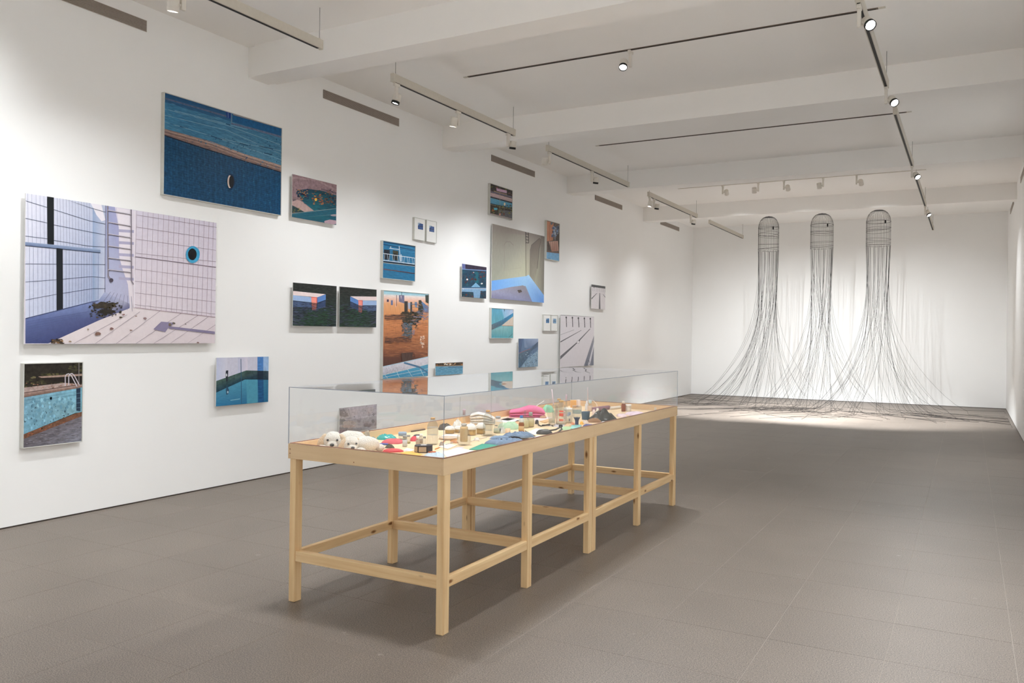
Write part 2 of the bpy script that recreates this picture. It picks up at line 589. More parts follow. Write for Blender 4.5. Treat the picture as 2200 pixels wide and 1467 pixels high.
def table(y0, y1, label, near, crosses):
    t = thing('display_table', label, 'table', ((TX0 + TX1) / 2, (y0 + y1) / 2, 0))
    eps = 0.0008
    # boards of the rim, one by one
    for xa in (TX0, TX1 - AT):
        o = MB().bevbox((xa, y0, ZB), (xa + AT, y1, ZT), 0.0015).build('apron_board', M['ply_y'], t)
    ye = y0 if near else y1 - AT
    MB().bevbox((TX0 + AT, ye, ZB), (TX1 - AT, ye + AT, ZT), 0.0015).build('apron_board', M['ply_x'], t)
    ya, yb = (y0 + AT, y1) if near else (y0, y1 - AT)
    MB().quadbox((TX0 + AT, ya, ZF - 0.018), (TX1 - AT, yb, ZF)).build('tabletop', M['ply_top'], t)
    # dark line where the acrylic cover sits
    fil = MB()
    for xa in (TX0 + 0.007, TX1 - 0.0145):
        fil.quadbox((xa, ya, ZT - 0.001), (xa + 0.0075, yb, ZT + 0.004))
    yl = y0 + 0.007 if near else y1 - 0.0145
    fil.quadbox((TX0 + 0.007, yl, ZT - 0.001), (TX1 - 0.007, yl + 0.0075, ZT + 0.004))
    o = fil.build('edge_bead', M['edge_dark'], t); o['label'] = 'reddish brown edge strip inside the clear cover'
    yl = [y0 + 0.014, (y0 + y1) / 2 - LY / 2, y1 - LY - 0.004] if near else [y0 + 0.004, (y0 + y1) / 2 - LY / 2, y1 - LY - 0.014]
    for xa in (TX0 + 0.004, TX1 - LX - 0.004):
        for y in yl:
            MB().bevbox((xa, y, 0), (xa + LX, y + LY, ZF - 0.018), 0.002).build('leg', M['pine_z'], t)
    # long stretchers between the legs, flush with the outside
    for xa in (TX0 + 0.006, TX1 - 0.006 - 0.036):
        for k in range(2):
            MB().bevbox((xa, yl[k] + LY, SZ0), (xa + 0.036, yl[k + 1], SZ1), 0.002).build('stretcher', M['pine_y'], t)
    for k in crosses:
        y = yl[k] + 0.004
        MB().bevbox((TX0 + 0.004 + LX, y, SZ0 - 0.002), (TX1 - LX - 0.004, y + 0.042, SZ1 + 0.002), 0.002).build('stretcher', M['pine_x'], t)
    # screws at the corners of the rim
    scr = MB()
    return t, yl

t1, yl1 = table(TY0, YM - 0.0005, 'pine display table under the end of the case with the plush dogs', True, (0, 1, 2))
t2, yl2 = table(YM + 0.0005, TY1, 'pine display table under the end of the case with the black plastic bag', False, (1, 2))
for (x, z) in ((TX0 + 0.016, 0.905), (TX0 + 0.016, 0.88), (TX0 + 0.5, 0.868)):
    MB().lathe([(0.0035, 0), (0.0035, 0.001)], 8, 0, (x, TY0 + 0.0002, z), True, (0, -1, 0)).build('screw_head', M['edge_dark'], t1)

# acrylic cover
PT = 0.004
cv = thing('acrylic_cover', 'clear acrylic cover standing on the two pine tables over the small objects', 'display case', ((TX0 + TX1) / 2, YM, ZT))
def pane(lo, hi, ax, label):
    big = {0: ('l', 'r'), 1: ('f', 'k'), 2: ('t', 'b')}[ax]
    mat = {k: (0 if k in big else 1) for k in 'btfrkl'}
    o = MB().quadbox(lo, hi, mat).build('pane', [M['pane'] if ax < 2 else M['pane_top'], M['pane_edge']], cv)
    o['label'] = label
pane((TX0, TY0, ZT), (TX0 + PT, TY1, ZG - PT), 0, 'long clear side pane towards the photographs')
pane((TX1 - PT, TY0, ZT), (TX1, TY1, ZG - PT), 0, 'long clear side pane towards the aisle')
pane((TX0 + PT, TY0, ZT), (TX1 - PT, TY0 + PT, ZG - PT), 1, 'short clear end pane by the plush dogs')
pane((TX0 + PT, TY1 - PT, ZT), (TX1 - PT, TY1, ZG - PT), 1, 'short clear end pane by the pink patterned cloth')
pane((TX0, TY0, ZG - PT), (TX1, TY1, ZG), 2, 'clear top pane mirroring the photographs')

# ================================================================== TRACKS AND SPOTLIGHTS
def rail(x, y0, y1, z0, label, grp=None, wires=None):
    hx, hz = 0.022, 0.088
    t = thing('track_rail', label, 'track light', (x, (y0 + y1) / 2, z0), grp)
    MB().bevbox((x - hx, y0 + 0.012, z0 + 0.004), (x + hx, y1 - 0.012, z0 + hz), 0.002).build('housing', M['track'], t)
    MB().quadbox((x - 0.012, y0 + 0.05, z0), (x + 0.012, y1 - 0.05, z0 + 0.006)).build('slot', M['slot'], t)
    for y in (y0, y1 - 0.012):
        MB().bevbox((x - hx - 0.001, y, z0 + 0.001), (x + hx + 0.001, y + 0.012, z0 + hz + 0.001), 0.002).build('end_cap', M['track'], t)
    for y in (wires or (y0 + 0.06, y1 - 0.03)):
        MB().tube([(x, y, z0 + hz - 0.002), (x, y, RH)], 0.0035, 6).build('suspension_wire', M['steelwire'], t)
        MB().lathe([(0.012, 0), (0.012, 0.006), (0.006, 0.014)], 10, 0, (x, y, z0 + hz), True).build('wire_clamp', M['track'], t)
    return t

def spotlight(base, aim, label, power=0.0, grp=None, side=1, lit=True, size=78, blend=0.5, radius=0.03, bez=True, col=None):
    """hangs from base: adaptor, arm, pivot, cylindrical head pointing at aim"""
    bx, by, bz = base
    t = thing('track_spotlight', label, 'spotlight', base, grp)
    MB().bevbox((bx - 0.016, by - 0.045, bz - 0.03), (bx + 0.016, by + 0.045, bz), 0.003).build('adaptor', M['lampbody'], t)
    A = Vector(aim)
    d = (A - Vector((bx, by, bz - 0.14))).normalized()
    lat = d.cross(Vector((0, 0, 1)))
    lat = lat.normalized() * side if lat.length > 1e-3 else Vector((1, 0, 0))
    arm = MB().bevbox((bx - 0.014, by - 0.02, bz - 0.17), (bx + 0.014, by + 0.02, bz - 0.03), 0.003)
    arm.build('arm', M['lampbody'], t)
    pv = Vector((bx, by, bz - 0.135))
    hc = pv + lat * 0.072
    MB().lathe([(0.012, 0.0), (0.012, 0.03)], 10, 0, tuple(pv + lat * 0.012), True, tuple(lat)).build('pivot', M['lampbody'], t)
    R, Lh = 0.043, 0.105
    o0 = hc - d * (Lh * 0.45)
    hd = MB().lathe([(R * 0.90, 0), (R, 0.006), (R, Lh), (R * 0.9, Lh), (R * 0.86, Lh - 0.02)], 22, 0, tuple(o0), True, tuple(d), True, False)
    head = hd.build('head', M['lampbody'], t)
    MB().lathe([(R * 1.02, Lh - 0.026), (R * 1.02, Lh + 0.002), (R * 0.9, Lh + 0.002), (R * 0.84, Lh - 0.02)], 22, 0, tuple(o0), True, tuple(d), False, False).build('bezel', M['lampdark'] if bez else M['lampbody'], head)
    MB().lathe([(R * 0.86, Lh - 0.016), (R * 0.86, Lh - 0.010)], 22, 0, tuple(o0), True, tuple(d)).build('lens', M['lens_on'], head)
    if power > 0:
        ld = bpy.data.lights.new('spot', 'SPOT')
        ld.energy = power
        ld.spot_size = math.radians(size)
        ld.spot_blend = blend
        ld.shadow_soft_size = radius
        ld.color = col or LAMP_COL
        lo = bpy.data.objects.new('spot', ld)
        COL.objects.link(lo)
        lo.location = tuple(o0 + d * (Lh + 0.004))
        lo.rotation_euler = d.to_track_quat('-Z', 'Y').to_euler()
        setparent(lo, t)
    return t

XR, ZR = 1.42, 4.215
rail(XR, 2.60, 5.786, ZR, 'off-white hanging rail above the tiled-pool photograph')
rail(XR, 6.85, 9.485, ZR, 'off-white hanging rail above the vent, carrying three spotlights beside the large blue framed picture')
rail(XR, 10.445, 13.647, ZR, 'off-white hanging rail with two spotlights above the small banded framed picture')
rail(XR, 14.68, 17.82, ZR, 'off-white hanging rail with three spotlights above the small swimming-lane picture')
rail(XR, 18.82, 22.05, ZR, 'bare off-white hanging rail in the corner by the wire sculptures')
XA = 5.92
rail(XA, 2.7, 5.8, ZR, 'unseen off-white hanging rail added over the aisle beside the plush dogs')  # unseen rail, added to hold lamps for bounced light
rail(XA, 6.85, 9.40, ZR, 'off-white hanging rail over the aisle beside the far end of the display case')
rail(XA, 10.5, 13.86, ZR, 'off-white hanging rail over the middle of the aisle')
rail(XA, 14.87, 18.13, ZR, 'off-white hanging rail over the aisle next to the row of five spotlights')
rail(XA, 19.2, 22.1, ZR, 'bare off-white hanging rail over the aisle by the end wall')

# wall washers of the picture wall
GW = 'picture wall spotlights'
def wl(y, ay, az, label, p=1.0, side=1, bez=True):
    spotlight((XR, y, ZR), (0.0 if az > 1 else 0.55, ay, az), label, P_WALL * p * (0.86 if y < 5.5 else 0.74 if y < 10 else 1.2 if y < 13 else 0.58), None, side, True, 122, 1.0, 0.03, bez)
wl(3.05, 2.6, 2.4, 'added unseen spotlight on the rail above the tiled-pool photograph, at the end away from the sculptures', 1.0)  # unseen lamp, added to light the near part of the picture wall
wl(4.25, 4.6, 0.0, 'spotlight in the middle of the rail above the tiled-pool photograph', 1.0, -1, False)
wl(6.93, 6.3, 0.0, 'spotlight at the end of the three-lamp rail nearer the large blue framed picture', 1.1, 1)
wl(8.12, 8.3, 0.0, 'spotlight in the middle of the three-lamp rail beside the large blue framed picture', 1.0, -1, False)
wl(9.32, 9.9, 0.0, 'spotlight at the end of the three-lamp rail nearer the small banded picture', 1.0, 1)
wl(10.53, 11.2, 0.0, 'spotlight at the end of the two-lamp rail above the small banded picture', 1.1, -1, False)
wl(12.05, 12.8, 0.0, 'spotlight in the middle of the two-lamp rail above the small banded picture', 1.0, 1)
wl(14.76, 14.3, 0.0, 'first spotlight of the close pair on the rail above the swimming-lane picture', 0.72, -1, False)
wl(15.0, 15.6, 0.0, 'second spotlight of the close pair on the rail above the swimming-lane picture', 0.72, 1)
wl(17.37, 18.2, 0.0, 'single spotlight on the rail above the swimming-lane picture, end nearer the sculptures', 1.25, 1)

# aisle row
def al(y, aim, label, p, side=1, bez=True):
    spotlight((XA, y, ZR), aim, label, P_AISLE * p, None, side, True, 92, 1.0, 0.05, bez)
al(4.2, (7.4, 2.2, 1.9), 'added fill spotlight on the unseen aisle rail beside the plush dogs', 0.9)  # unseen lamp, added for bounce off the side wall
al(6.95, (7.4, 4.6, 1.9), 'lit spotlight on the aisle rail beside the black plastic bag, end nearer the plush dogs', 0.9, -1)
al(9.35, (7.4, 7.2, 1.9), 'lit spotlight on the aisle rail beside the black plastic bag, end nearer the sculptures', 0.9, -1)
al(13.8, (7.4, 11.8, 1.9), 'lit spotlight on the middle aisle rail, at its end nearer the sculptures', 1.5, -1)
al(18.05, (7.4, 16.6, 1.4), 'spotlight on the aisle rail beside the five spotlights, end nearer the sculptures', 0.5, -1)

# unseen rails and spotlights, added to raise the ambient light of the room
rail(XR, -2.4, 1.5, ZR, 'unseen off-white rail added by the picture wall behind the viewer')
rail(XA, -2.4, 1.5, ZR, 'unseen off-white rail added by the bare side wall behind the viewer')
for y, aim, lab in ((-1.6, (7.4, -1.4, 1.9), 'added fill spotlight washing the bare side wall, first on its rail'), (0.6, (7.4, 0.9, 1.9), 'added fill spotlight washing the bare side wall, second on its rail'),
                    (3.0, (7.4, 3.2, 1.9), 'added fill spotlight washing the bare side wall beside the plush dogs'), (5.4, (7.4, 5.6, 1.9), 'added fill spotlight washing the bare side wall beside the denim cloth')):
    spotlight((XA, y, ZR), aim, lab, P_FILL * 0.3, None, 1, True, 96, 1.0, 0.05)
for y, aim, lab in ((-1.6, (0.1, -1.4, 0.6), 'added fill spotlight washing the start of the picture wall, first on its rail'), (0.6, (0.1, 0.8, 0.6), 'added fill spotlight washing the start of the picture wall, second on its rail')):
    spotlight((XR, y, ZR), aim, lab, P_FILL * 0.6, None, 1, True, 100, 1.0, 0.05)

spotlight((XR, -2.2, ZR), (2.6, -3.2, 2.2), 'added fill spotlight washing the wall facing the sculptures, on the rail by the pictures', P_FILL * 0.34, None, 1, True, 96, 1.0, 0.05)
spotlight((XA, -2.2, ZR), (4.8, -3.2, 2.2), 'added fill spotlight washing the wall facing the sculptures, on the aisle rail', P_FILL * 0.34, None, 1, True, 96, 1.0, 0.05)

# tracks recessed into the ceiling
def ctrack(x0, x1, y, label, mt=None):
    t = thing('ceiling_track', label, 'track light', ((x0 + x1) / 2, y, RH - 0.006))
    MB().quadbox((x0, y - 0.018, RH - 0.006), (x1, y + 0.018, RH)).build('channel', mt or M['ctrack'], t)
    MB().quadbox((x0 + 0.02, y - 0.008, RH - 0.008), (x1 - 0.02, y + 0.008, RH - 0.005)).build('slot', mt or M['slot'], t)
    for x in (x0 - 0.06, x1):
        MB().quadbox((x, y - 0.018, RH - 0.006), (x + 0.06, y + 0.018, RH)).build('end_feed', M['track'], t)
ctrack(1.6, 5.9, 4.15, 'thin dark ceiling track across the bay above the plush dogs')
ctrack(1.56, 5.95, 8.11, 'thin dark ceiling track carrying one lit spotlight facing the case')
ctrack(1.56, 5.95, 12.0, 'thin dark ceiling track without lamps across the middle bay')
ctrack(1.56, 5.95, 16.22, 'slim pale ceiling track carrying the row of five spotlights', M['track'])
spotlight((3.56, 8.13, RH - 0.008), (4.15, 5.6, 0.9), 'lit spotlight glaring from the ceiling track above the far end of the display case', P_TABLE * 1.25, None, 1, True, 100, 0.7, 0.04)
spotlight((3.25, 4.15, RH - 0.008), (3.6, 4.3, 0.9), 'ceiling spotlight above the plush dogs', P_TABLE * 0.85, None, 1, True, 130, 0.8, 0.04)
spotlight((4.45, 4.15, RH - 0.008), (3.9, 4.6, 0.9), 'ceiling spotlight above the blue folded cloth', P_TABLE * 0.6, None, 1, True, 130, 0.8, 0.04)
for k, x in enumerate((2.41, 3.10, 3.58, 4.29, 4.87)):
    side = 1 if k % 2 == 0 else -1
    tgt = (x + (x - 3.6) * 0.5, RL, 0.3) if k % 2 == 0 else (x + (x - 3.6) * 0.5, 18.15, 0.0)
    lab = ('grey-white spotlight with its head right of its arm, in the row of five' if side > 0 else 'grey-white spotlight with its head left of its arm, in the row of five')
    spotlight((x, 16.22, RH - 0.008), tgt, lab, P_END * (1.1 if k % 2 == 0 else 5.4), 'five spotlights aimed at the wire sculptures', side, True, 66 if k % 2 == 0 else 70, 1.0 if k % 2 == 0 else 0.6, 0.02, False, END_COL)

# ================================================================== WIRE SCULPTURES
def sculpture(xc, yc, ztop, zrim, R, label, seed, bias):
    rnd = random.Random(seed)
    t = thing('wire_sculpture', label, 'sculpture', (xc, yc, 0))
    dome = 0.27
    zs = ztop - dome
    rt = R * 0.30
    def cage_r(z):
        if z <= zs: return R
        q = (z - zs) / dome
        return rt + (R - rt) * math.sqrt(max(0.0, 1 - q * q))
    bars = MB()
    NB = 46
    for i in range(NB):
        a = 2 * math.pi * i / NB + rnd.uniform(-0.02, 0.02)
        pts = []
        for z in [zrim - 0.02, zrim + 0.2, zrim + 0.45, zs] + [zs + dome * math.sin(k * math.pi / 16) for k in range(1, 9)]:
            r = cage_r(z)
            pts.append((xc + r * math.cos(a), yc + r * math.sin(a), z))
        bars.tube(pts, 0.0017, 4)
    o = bars.build('cage_bars', M['blackwire'], t); o['kind'] = 'stuff'; o['label'] = 'thin black upright wires bent into a dome'
    MB().lathe([(rt + 0.012, -0.006), (rt + 0.016, 0.004), (rt * 0.6, 0.012)], 24, 0, (xc, yc, ztop), True).build('cap', M['blackwire'], t)
    for z in (zrim, zrim + 0.05, zrim + 0.14, zrim + 0.31, zrim + 0.36, zrim + 0.39, zrim + 0.52, zs + 0.02):
        th = rnd.uniform(-0.03, 0.03); ph = rnd.uniform(0, 6.3)
        ring = [(xc + (R + 0.004) * math.cos(q), yc + (R + 0.004) * math.sin(q), z + th * math.cos(q + ph)) for q in [2 * math.pi * k / 40 for k in range(41)]]
        MB().tube(ring, 0.0024, 5, 0, False).build('hoop', M['blackwire'], t)
    MB().bevbox((xc + R * 0.55, yc - R * 0.86, zrim + 0.46), (xc + R * 0.68, yc - R * 0.80, zrim + 0.53), 0.004).build('tag_plate', M['blackwire'], t)
    MB().tube([(xc, yc, ztop + 0.01), (xc, yc, RH)], 0.003, 5).build('hanging_wire', M['blackwire'], t)
    NS, NCL = 54, 17
    cl = [(2 * math.pi * (i + rnd.uniform(-0.3, 0.3)) / NCL, rnd.uniform(1.3, 2.4), rnd.uniform(0.55, 1.0)) for i in range(NCL)]
    for i in range(NS):
        ca, zc, cr = cl[i % NCL]
        a0 = 2 * math.pi * (i % NCL + 0.5 * rnd.uniform(-1, 1)) / NCL
        fl_ = rnd.choice(bias)
        hd = math.radians(fl_[0] + rnd.uniform(-fl_[1], fl_[1]))     # heading on the floor
        # direction mixes the rim angle with the heading
        own = Vector((math.cos(a0), math.sin(a0)))
        hv = Vector((math.cos(hd), math.sin(hd)))
        if own.y > 0: own = Vector((own.x, own.y * 0.35))
        out = (own * 0.55 + hv * 0.75).normalized()
        touch = rnd.uniform(0.35, 1.6) * fl_[2]
        run = rnd.choice((0.25, 0.6, 1.2, 1.8, 2.4)) * rnd.uniform(0.8, 1.1) * fl_[3]
        pw = rnd.uniform(2.5, 3.8)
        pts = []
        for k in range(20):
            q = k / 19.0
            z = (zrim - 0.02) * (1 - q) ** (1.0 if q < 0 else 1.0) + 0.005 * q
            # gather towards the cluster strand in the middle of the fall
            g = math.exp(-((z - zc) / 0.8) ** 2)
            rr = R * (1 - 0.16 * math.sin(min(1, q * 1.6) * math.pi * 0.5))
            base = Vector((math.cos(a0), math.sin(a0))) * rr * (1 - g) + Vector((math.cos(ca), math.sin(ca))) * (rr * (0.75 + 0.2 * cr)) * g
            fan = touch * q ** pw
            p = base + out * fan
            pts.append([xc + p.x, yc + p.y, z])
        # soften the landing: last hanging points sink to the floor smoothly
        px, py = pts[-1][0], pts[-1][1]
        dr = Vector((pts[-1][0] - pts[-3][0], pts[-1][1] - pts[-3][1]))
        dr = dr.normalized() if dr.length > 1e-4 else out
        for k in range(3):
            q = (17 + k) / 19.0
        nrun = 14
        step = run / nrun
        for k in range(nrun):
            u = (k + 1) / nrun
            dr = (dr * (1 - 0.22) + hv * 0.22)
            dr.normalize()
            wob = 0.10 * math.sin(u * 5 + seed + i)
            nx = px + (dr.x - dr.y * wob) * step
            ny = py + (dr.y + dr.x * wob) * step
            if ny > RL - 0.06:
                ny = RL - 0.05 - 0.012 * ((i * 7) % 5); dr.y = min(dr.y, 0.0)
                dr.normalize()
            if nx > RW - 0.06: nx = RW - 0.06; dr.x = 0; dr.y = -1
            if nx < 0.06: nx = 0.06; dr.x = 0; dr.y = -1
            px, py = nx, ny
            pts.append([px, py, 0.005])
        for p in pts:
            p[1] = min(p[1], RL - 0.04); p[0] = min(max(p[0], 0.04), RW - 0.04)
        # smooth heights around the landing
        zs_ = [p[2] for p in pts]
        for it in range(2):
            z2 = zs_[:]
            for k in range(16, 25):
                z2[k] = max(0.005, 0.25 * zs_[k - 1] + 0.5 * zs_[k] + 0.25 * zs_[k + 1])
            zs_ = z2
        for p, z in zip(pts, zs_): p[2] = z
        MB().tube(pts, 0.0023, 4).build('strand', M['blackwire'], t)
    return t

YC = 19.9
def cagepos(px):
    return float(hit(px, 480, 1, YC)[0])
LEFT, LFRONT, FRONT, RFRONT, RIGHT, WALLL, WALLR = (190, 15, 1.0, 1.3), (228, 18, 1.0, 1.1), (270, 22, 0.9, 0.7), (310, 18, 1.0, 0.9), (345, 12, 1.1, 1.1), (165, 10, 1.0, 1.0), (10, 8, 1.0, 1.2)
sculpture(cagepos(1651.5), YC, 4.44, 3.66, 0.232, 'tall black wire sculpture with domed cage, hanging nearest the picture wall', 11, [LEFT, LEFT, LFRONT, LFRONT, FRONT, RFRONT, RIGHT, WALLL])
sculpture(cagepos(1766), YC, 4.44, 3.66, 0.244, 'tall black wire sculpture with domed cage, hanging between the two others', 23, [LEFT, LFRONT, LFRONT, LFRONT, FRONT, RFRONT, RIGHT, RIGHT])
sculpture(cagepos(1887.5), YC, 4.45, 3.67, 0.250, 'tall black wire sculpture with domed cage, hanging farthest from the picture wall', 37, [LEFT, LFRONT, LFRONT, FRONT, FRONT, RFRONT, RIGHT, RIGHT, WALLR])

# ================================================================== PHOTOGRAPHS ON THE WALL
class Art:
    """flat print drawn as thin coloured shapes on the picture plane, traced through a magnified view (x0, y0, scale)"""
    def __init__(self, view, plane, rect, seed=1):
        self.zx, self.zy, self.s = view
        self.plane = plane
        self.y0, self.y1, self.z0, self.z1 = rect
        self.mb = MB()
        self.cols = []
        self.k = 0
        self.rnd = random.Random(seed)
    def pt(self, p):
        h = hit(self.zx + p[0] / self.s, self.zy + p[1] / self.s, 0, self.plane)
        return [min(max(h[1], self.y0), self.y1), min(max(h[2], self.z0), self.z1)]
    def _face(self, yz, cols, amp, mat):
        b = len(self.mb.v)
        x = self.plane + 0.00005 * self.k
        self.k += 1
        self.mb.v += [(x, q[0], q[1]) for q in yz]
        # keep the face looking into the room (+x)
        ar = sum(yz[i][0] * yz[(i + 1) % len(yz)][1] - yz[(i + 1) % len(yz)][0] * yz[i][1] for i in range(len(yz)))
        idx = list(range(b, b + len(yz)))
        if ar < 0: idx = idx[::-1]
        self.mb.f.append(tuple(idx)); self.mb.m.append(mat); self.mb.sm.append(False)
        if not isinstance(cols[0], (tuple, list)): cols = [cols] * len(yz)
        for c in cols:
            l = lin(c)
            self.cols.append((min(1, l[0] / 0.86), min(1, l[1] / 0.86), min(1, l[2] / 0.86), amp))
    def fill(self, c, amp=0.1, mat=0, c2=None):
        yz = [(self.y0, self.z1), (self.y1, self.z1), (self.y1, self.z0), (self.y0, self.z0)]
        self._face(yz, [c, c, c2 or c, c2 or c], amp, mat)
    def poly(self, pts, c, amp=0.1, mat=0):
        self._face([self.pt(p) for p in pts], c, amp, mat)
    def line(self, pts, w, c, amp=0.05, mat=0, shared=True):
        """stroke; w in view pixels"""
        k0 = self.k
        yz = [self.pt(p) for p in pts]
        for i in range(len(pts) - 1):
            a, b = np.array(pts[i], float), np.array(pts[i + 1], float)
            d = b - a
            L = np.hypot(*d)
            if L < 1e-6: continue
            n = np.array([-d[1], d[0]]) / L * w / 2
            self.k = k0
            self._face([self.pt(a + n), self.pt(b + n), self.pt(b - n), self.pt(a - n)], c, amp, mat)
        self.k = k0 + 1
    def blob(self, c, rx, ry, col, amp=0.1, mat=0, jit=0.0, n=18):
        ph = self.rnd.uniform(0, 6.28)
        pts = []
        for i in range(n):
            t = 2 * math.pi * i / n
            q = 1 + jit * self.rnd.uniform(-1, 1)
            pts.append((c[0] + rx * q * math.cos(t), c[1] + ry * q * math.sin(t)))
        self.poly(pts, col, amp, mat)
    def specks(self, box, n, size, cols, flat=1.0, inside=None):
        k0 = self.k
        for i in range(n):
            x = self.rnd.uniform(box[0], box[2]); y = self.rnd.uniform(box[1], box[3])
            if inside and not inpoly((x, y), inside): continue
            s = size * self.rnd.uniform(0.4, 1.3)
            self.k = k0 + i % 6
            self.blob((x, y), s, s * flat, self.rnd.choice(cols), 0.1, 0, 0.35, 6)
        self.k = k0 + 7
    def ripples(self, box, n, length, w, cols, slope=0.0, inside=None, amp=0.1, vertical=False):
        k0 = self.k
        for i in range(n):
            x = self.rnd.uniform(box[0], box[2]); y = self.rnd.uniform(box[1], box[3])
            if inside and not inpoly((x, y), inside): continue
            L = length * self.rnd.uniform(0.35, 1.2); sl = slope + self.rnd.uniform(-0.06, 0.06); ww = w * self.rnd.uniform(0.5, 1.2)
            c = self.rnd.choice(cols)
            self.k = k0 + i % 8
            if vertical: q = [(x - ww / 2, y), (x, y - L / 2), (x + ww / 2, y), (x, y + L / 2)]
            else: q = [(x - L / 2, y - sl * L / 2), (x, y - ww / 2), (x + L / 2, y + sl * L / 2), (x, y + ww / 2)]
            self._face([self.pt(p) for p in q], c, amp, 0)
        self.k = k0 + 9
    def build(self, parent):
        o = self.mb.build('print', [M['print_mottle'], M['print_water'], M['print_streak']], parent)
        at = o.data.color_attributes.new('Col', 'FLOAT_COLOR', 'POINT')
        at.data.foreach_set('color', np.array(self.cols, dtype=np.float32).ravel())
        return o

def inpoly(p, poly):
    x, y = p
    r = False
    for i in range(len(poly)):
        (x1, y1), (x2, y2) = poly[i], poly[(i + 1) % len(poly)]
        if (y1 > y) != (y2 > y) and x < (x2 - x1) * (y - y1) / (y2 - y1) + x1: r = not r
    return r

def picture(name, label, corners, framed, view, seed=1, cat='picture', grp=None, fw=0.007, fd=0.045):
    """corners TL, TR, BR, BL in full-frame pixels of the front face"""
    plane = fd if framed else 0.047
    h = [hit(px, py, 0, plane) for px, py in corners]
    y0, y1 = (h[0][1] + h[3][1]) / 2, (h[1][1] + h[2][1]) / 2
    z1, z0 = (h[0][2] + h[1][2]) / 2, (h[2][2] + h[3][2]) / 2
    t = thing(name, label, cat, (0, (y0 + y1) / 2, z0), grp)
    if framed:
        d = fd
        lo, hi = 0.0, d
        for (a, b, c, e) in ((y0, y1, z1 - fw, z1), (y0, y1, z0, z0 + fw), (y0, y0 + fw, z0 + fw, z1 - fw), (y1 - fw, y1, z0 + fw, z1 - fw)):
            MB().bevbox((lo, a, c), (hi, b, e), 0.0012).build('frame_side', M['frame'], t)
        MB().quadbox((0.0, y0 + fw, z0 + fw), (d - 0.006, y1 - fw, z1 - fw)).build('backboard', M['backing'], t)
        A = Art(view, d - 0.0058, (y0 + fw, y1 - fw, z0 + fw, z1 - fw), seed)
    else:
        MB().quadbox((0.037, y0, z0), (0.0468, y1, z1)).build('panel', M['backing'], t)
        iy, iz = (y1 - y0) * 0.12, (z1 - z0) * 0.12
        for zz in (z1 - iz - 0.03, z0 + iz):
            MB().quadbox((0.0, y0 + iy, zz), (0.0372, y1 - iy, zz + 0.03)).build('batten', M['backing'], t)
        A = Art(view, 0.047, (y0, y1, z0, z1), seed)
    return t, A

def vc(view, *pts):
    return [(view[0] + x / view[2], view[1] + y / view[2]) for x, y in pts]

Z1 = (0, 380, 3.668); Z2 = (330, 170, 4.4455); Z3 = (0, 740, 3.6667); Z4 = (600, 440, 3.7611)
Z5 = (950, 370, 4.7316); Z6 = (600, 560, 6.112); Z7 = (900, 640, 5.238); Z9 = (810, 600, 6.377)
Z12 = (980, 380, 8.15); Z18 = (1180, 600, 6.986); Z21 = (680, 860, 9.1667)

# --- empty tiled pool with ladder
t, a = picture('photo_panel', 'large unframed photograph of an empty white-tiled pool with a ladder', vc(Z1, (190, 122), (1707, 365), (1693, 1315), (200, 1312)), False, Z1, 2)
a.fill((206, 200, 210), 0.04)
a.poly([(190, 122), (830, 222), (825, 910), (720, 985), (200, 1115)], [(214, 214, 226), (178, 186, 208), (160, 172, 202), (158, 170, 200), (196, 202, 222)], 0.04)
a.poly([(830, 222), (1707, 365), (1700, 1100), (1050, 1030), (825, 910)], [(205, 200, 214), (203, 197, 212), (206, 198, 208), (212, 203, 210), (200, 198, 212)], 0.03)
a.poly([(1050, 1030), (1700, 1100), (1693, 1315), (380, 1312), (780, 1130), (1020, 1035)], [(214, 205, 208), (208, 198, 204), (206, 195, 200), (212, 202, 204), (214, 204, 206), (216, 208, 210)], 0.03)
a.poly([(200, 1115), (720, 985), (825, 905), (1040, 920), (1020, 1035), (780, 1130), (380, 1312), (200, 1312)], [(98, 112, 160), (120, 135, 180), (165, 172, 200), (190, 190, 208), (105, 108, 145), (72, 78, 120), (58, 66, 112), (62, 72, 118)], 0.10)
a.poly([(730, 215), (830, 225), (825, 905), (775, 975), (730, 985)], [(142, 160, 192), (182, 188, 208), (190, 194, 212), (170, 180, 204), (138, 158, 190)], 0.04)
a.poly([(715, 203), (800, 216), (830, 340), (800, 350), (760, 300)], (222, 218, 226), 0.02)
a.poly([(835, 226), (905, 238), (935, 400), (938, 620), (962, 720), (1010, 850), (1022, 1000), (828, 908)], [(150, 156, 192), (158, 160, 196), (158, 160, 194), (160, 162, 196), (166, 168, 198), (172, 172, 200), (176, 176, 200), (176, 180, 206)], 0.04)
a.poly([(920, 242), (1075, 268), (1058, 1030), (1024, 1034), (1008, 850), (940, 640), (938, 400)], [(222, 216, 224), (216, 210, 220), (214, 206, 212), (212, 206, 212), (216, 208, 216), (216, 210, 220), (220, 214, 224)], 0.02)
for k in range(5):
    y = 412 + 94 * k
    a.poly([(935, y), (1062, y + 8), (1062, y + 30), (935, y + 22)], (168, 164, 190), 0.05)
for x in (218, 250, 283, 315, 345, 450, 472, 497, 521, 545, 569, 593, 617, 640, 662, 684, 703):
    a.line([(x, 122 + (x - 190) * 0.156), (x + 4, 520 + (x - 195) * 0.095)], 2.0, (120, 128, 156))
for x in (232, 263, 297, 330, 360, 390, 418, 520, 545, 570, 595, 617, 640, 662, 684, 704, 722):
    a.line([(x, 545 + (x - 195) * 0.09), (x, 1113 - (x - 200) * 0.25)], 2.0, (122, 130, 158))
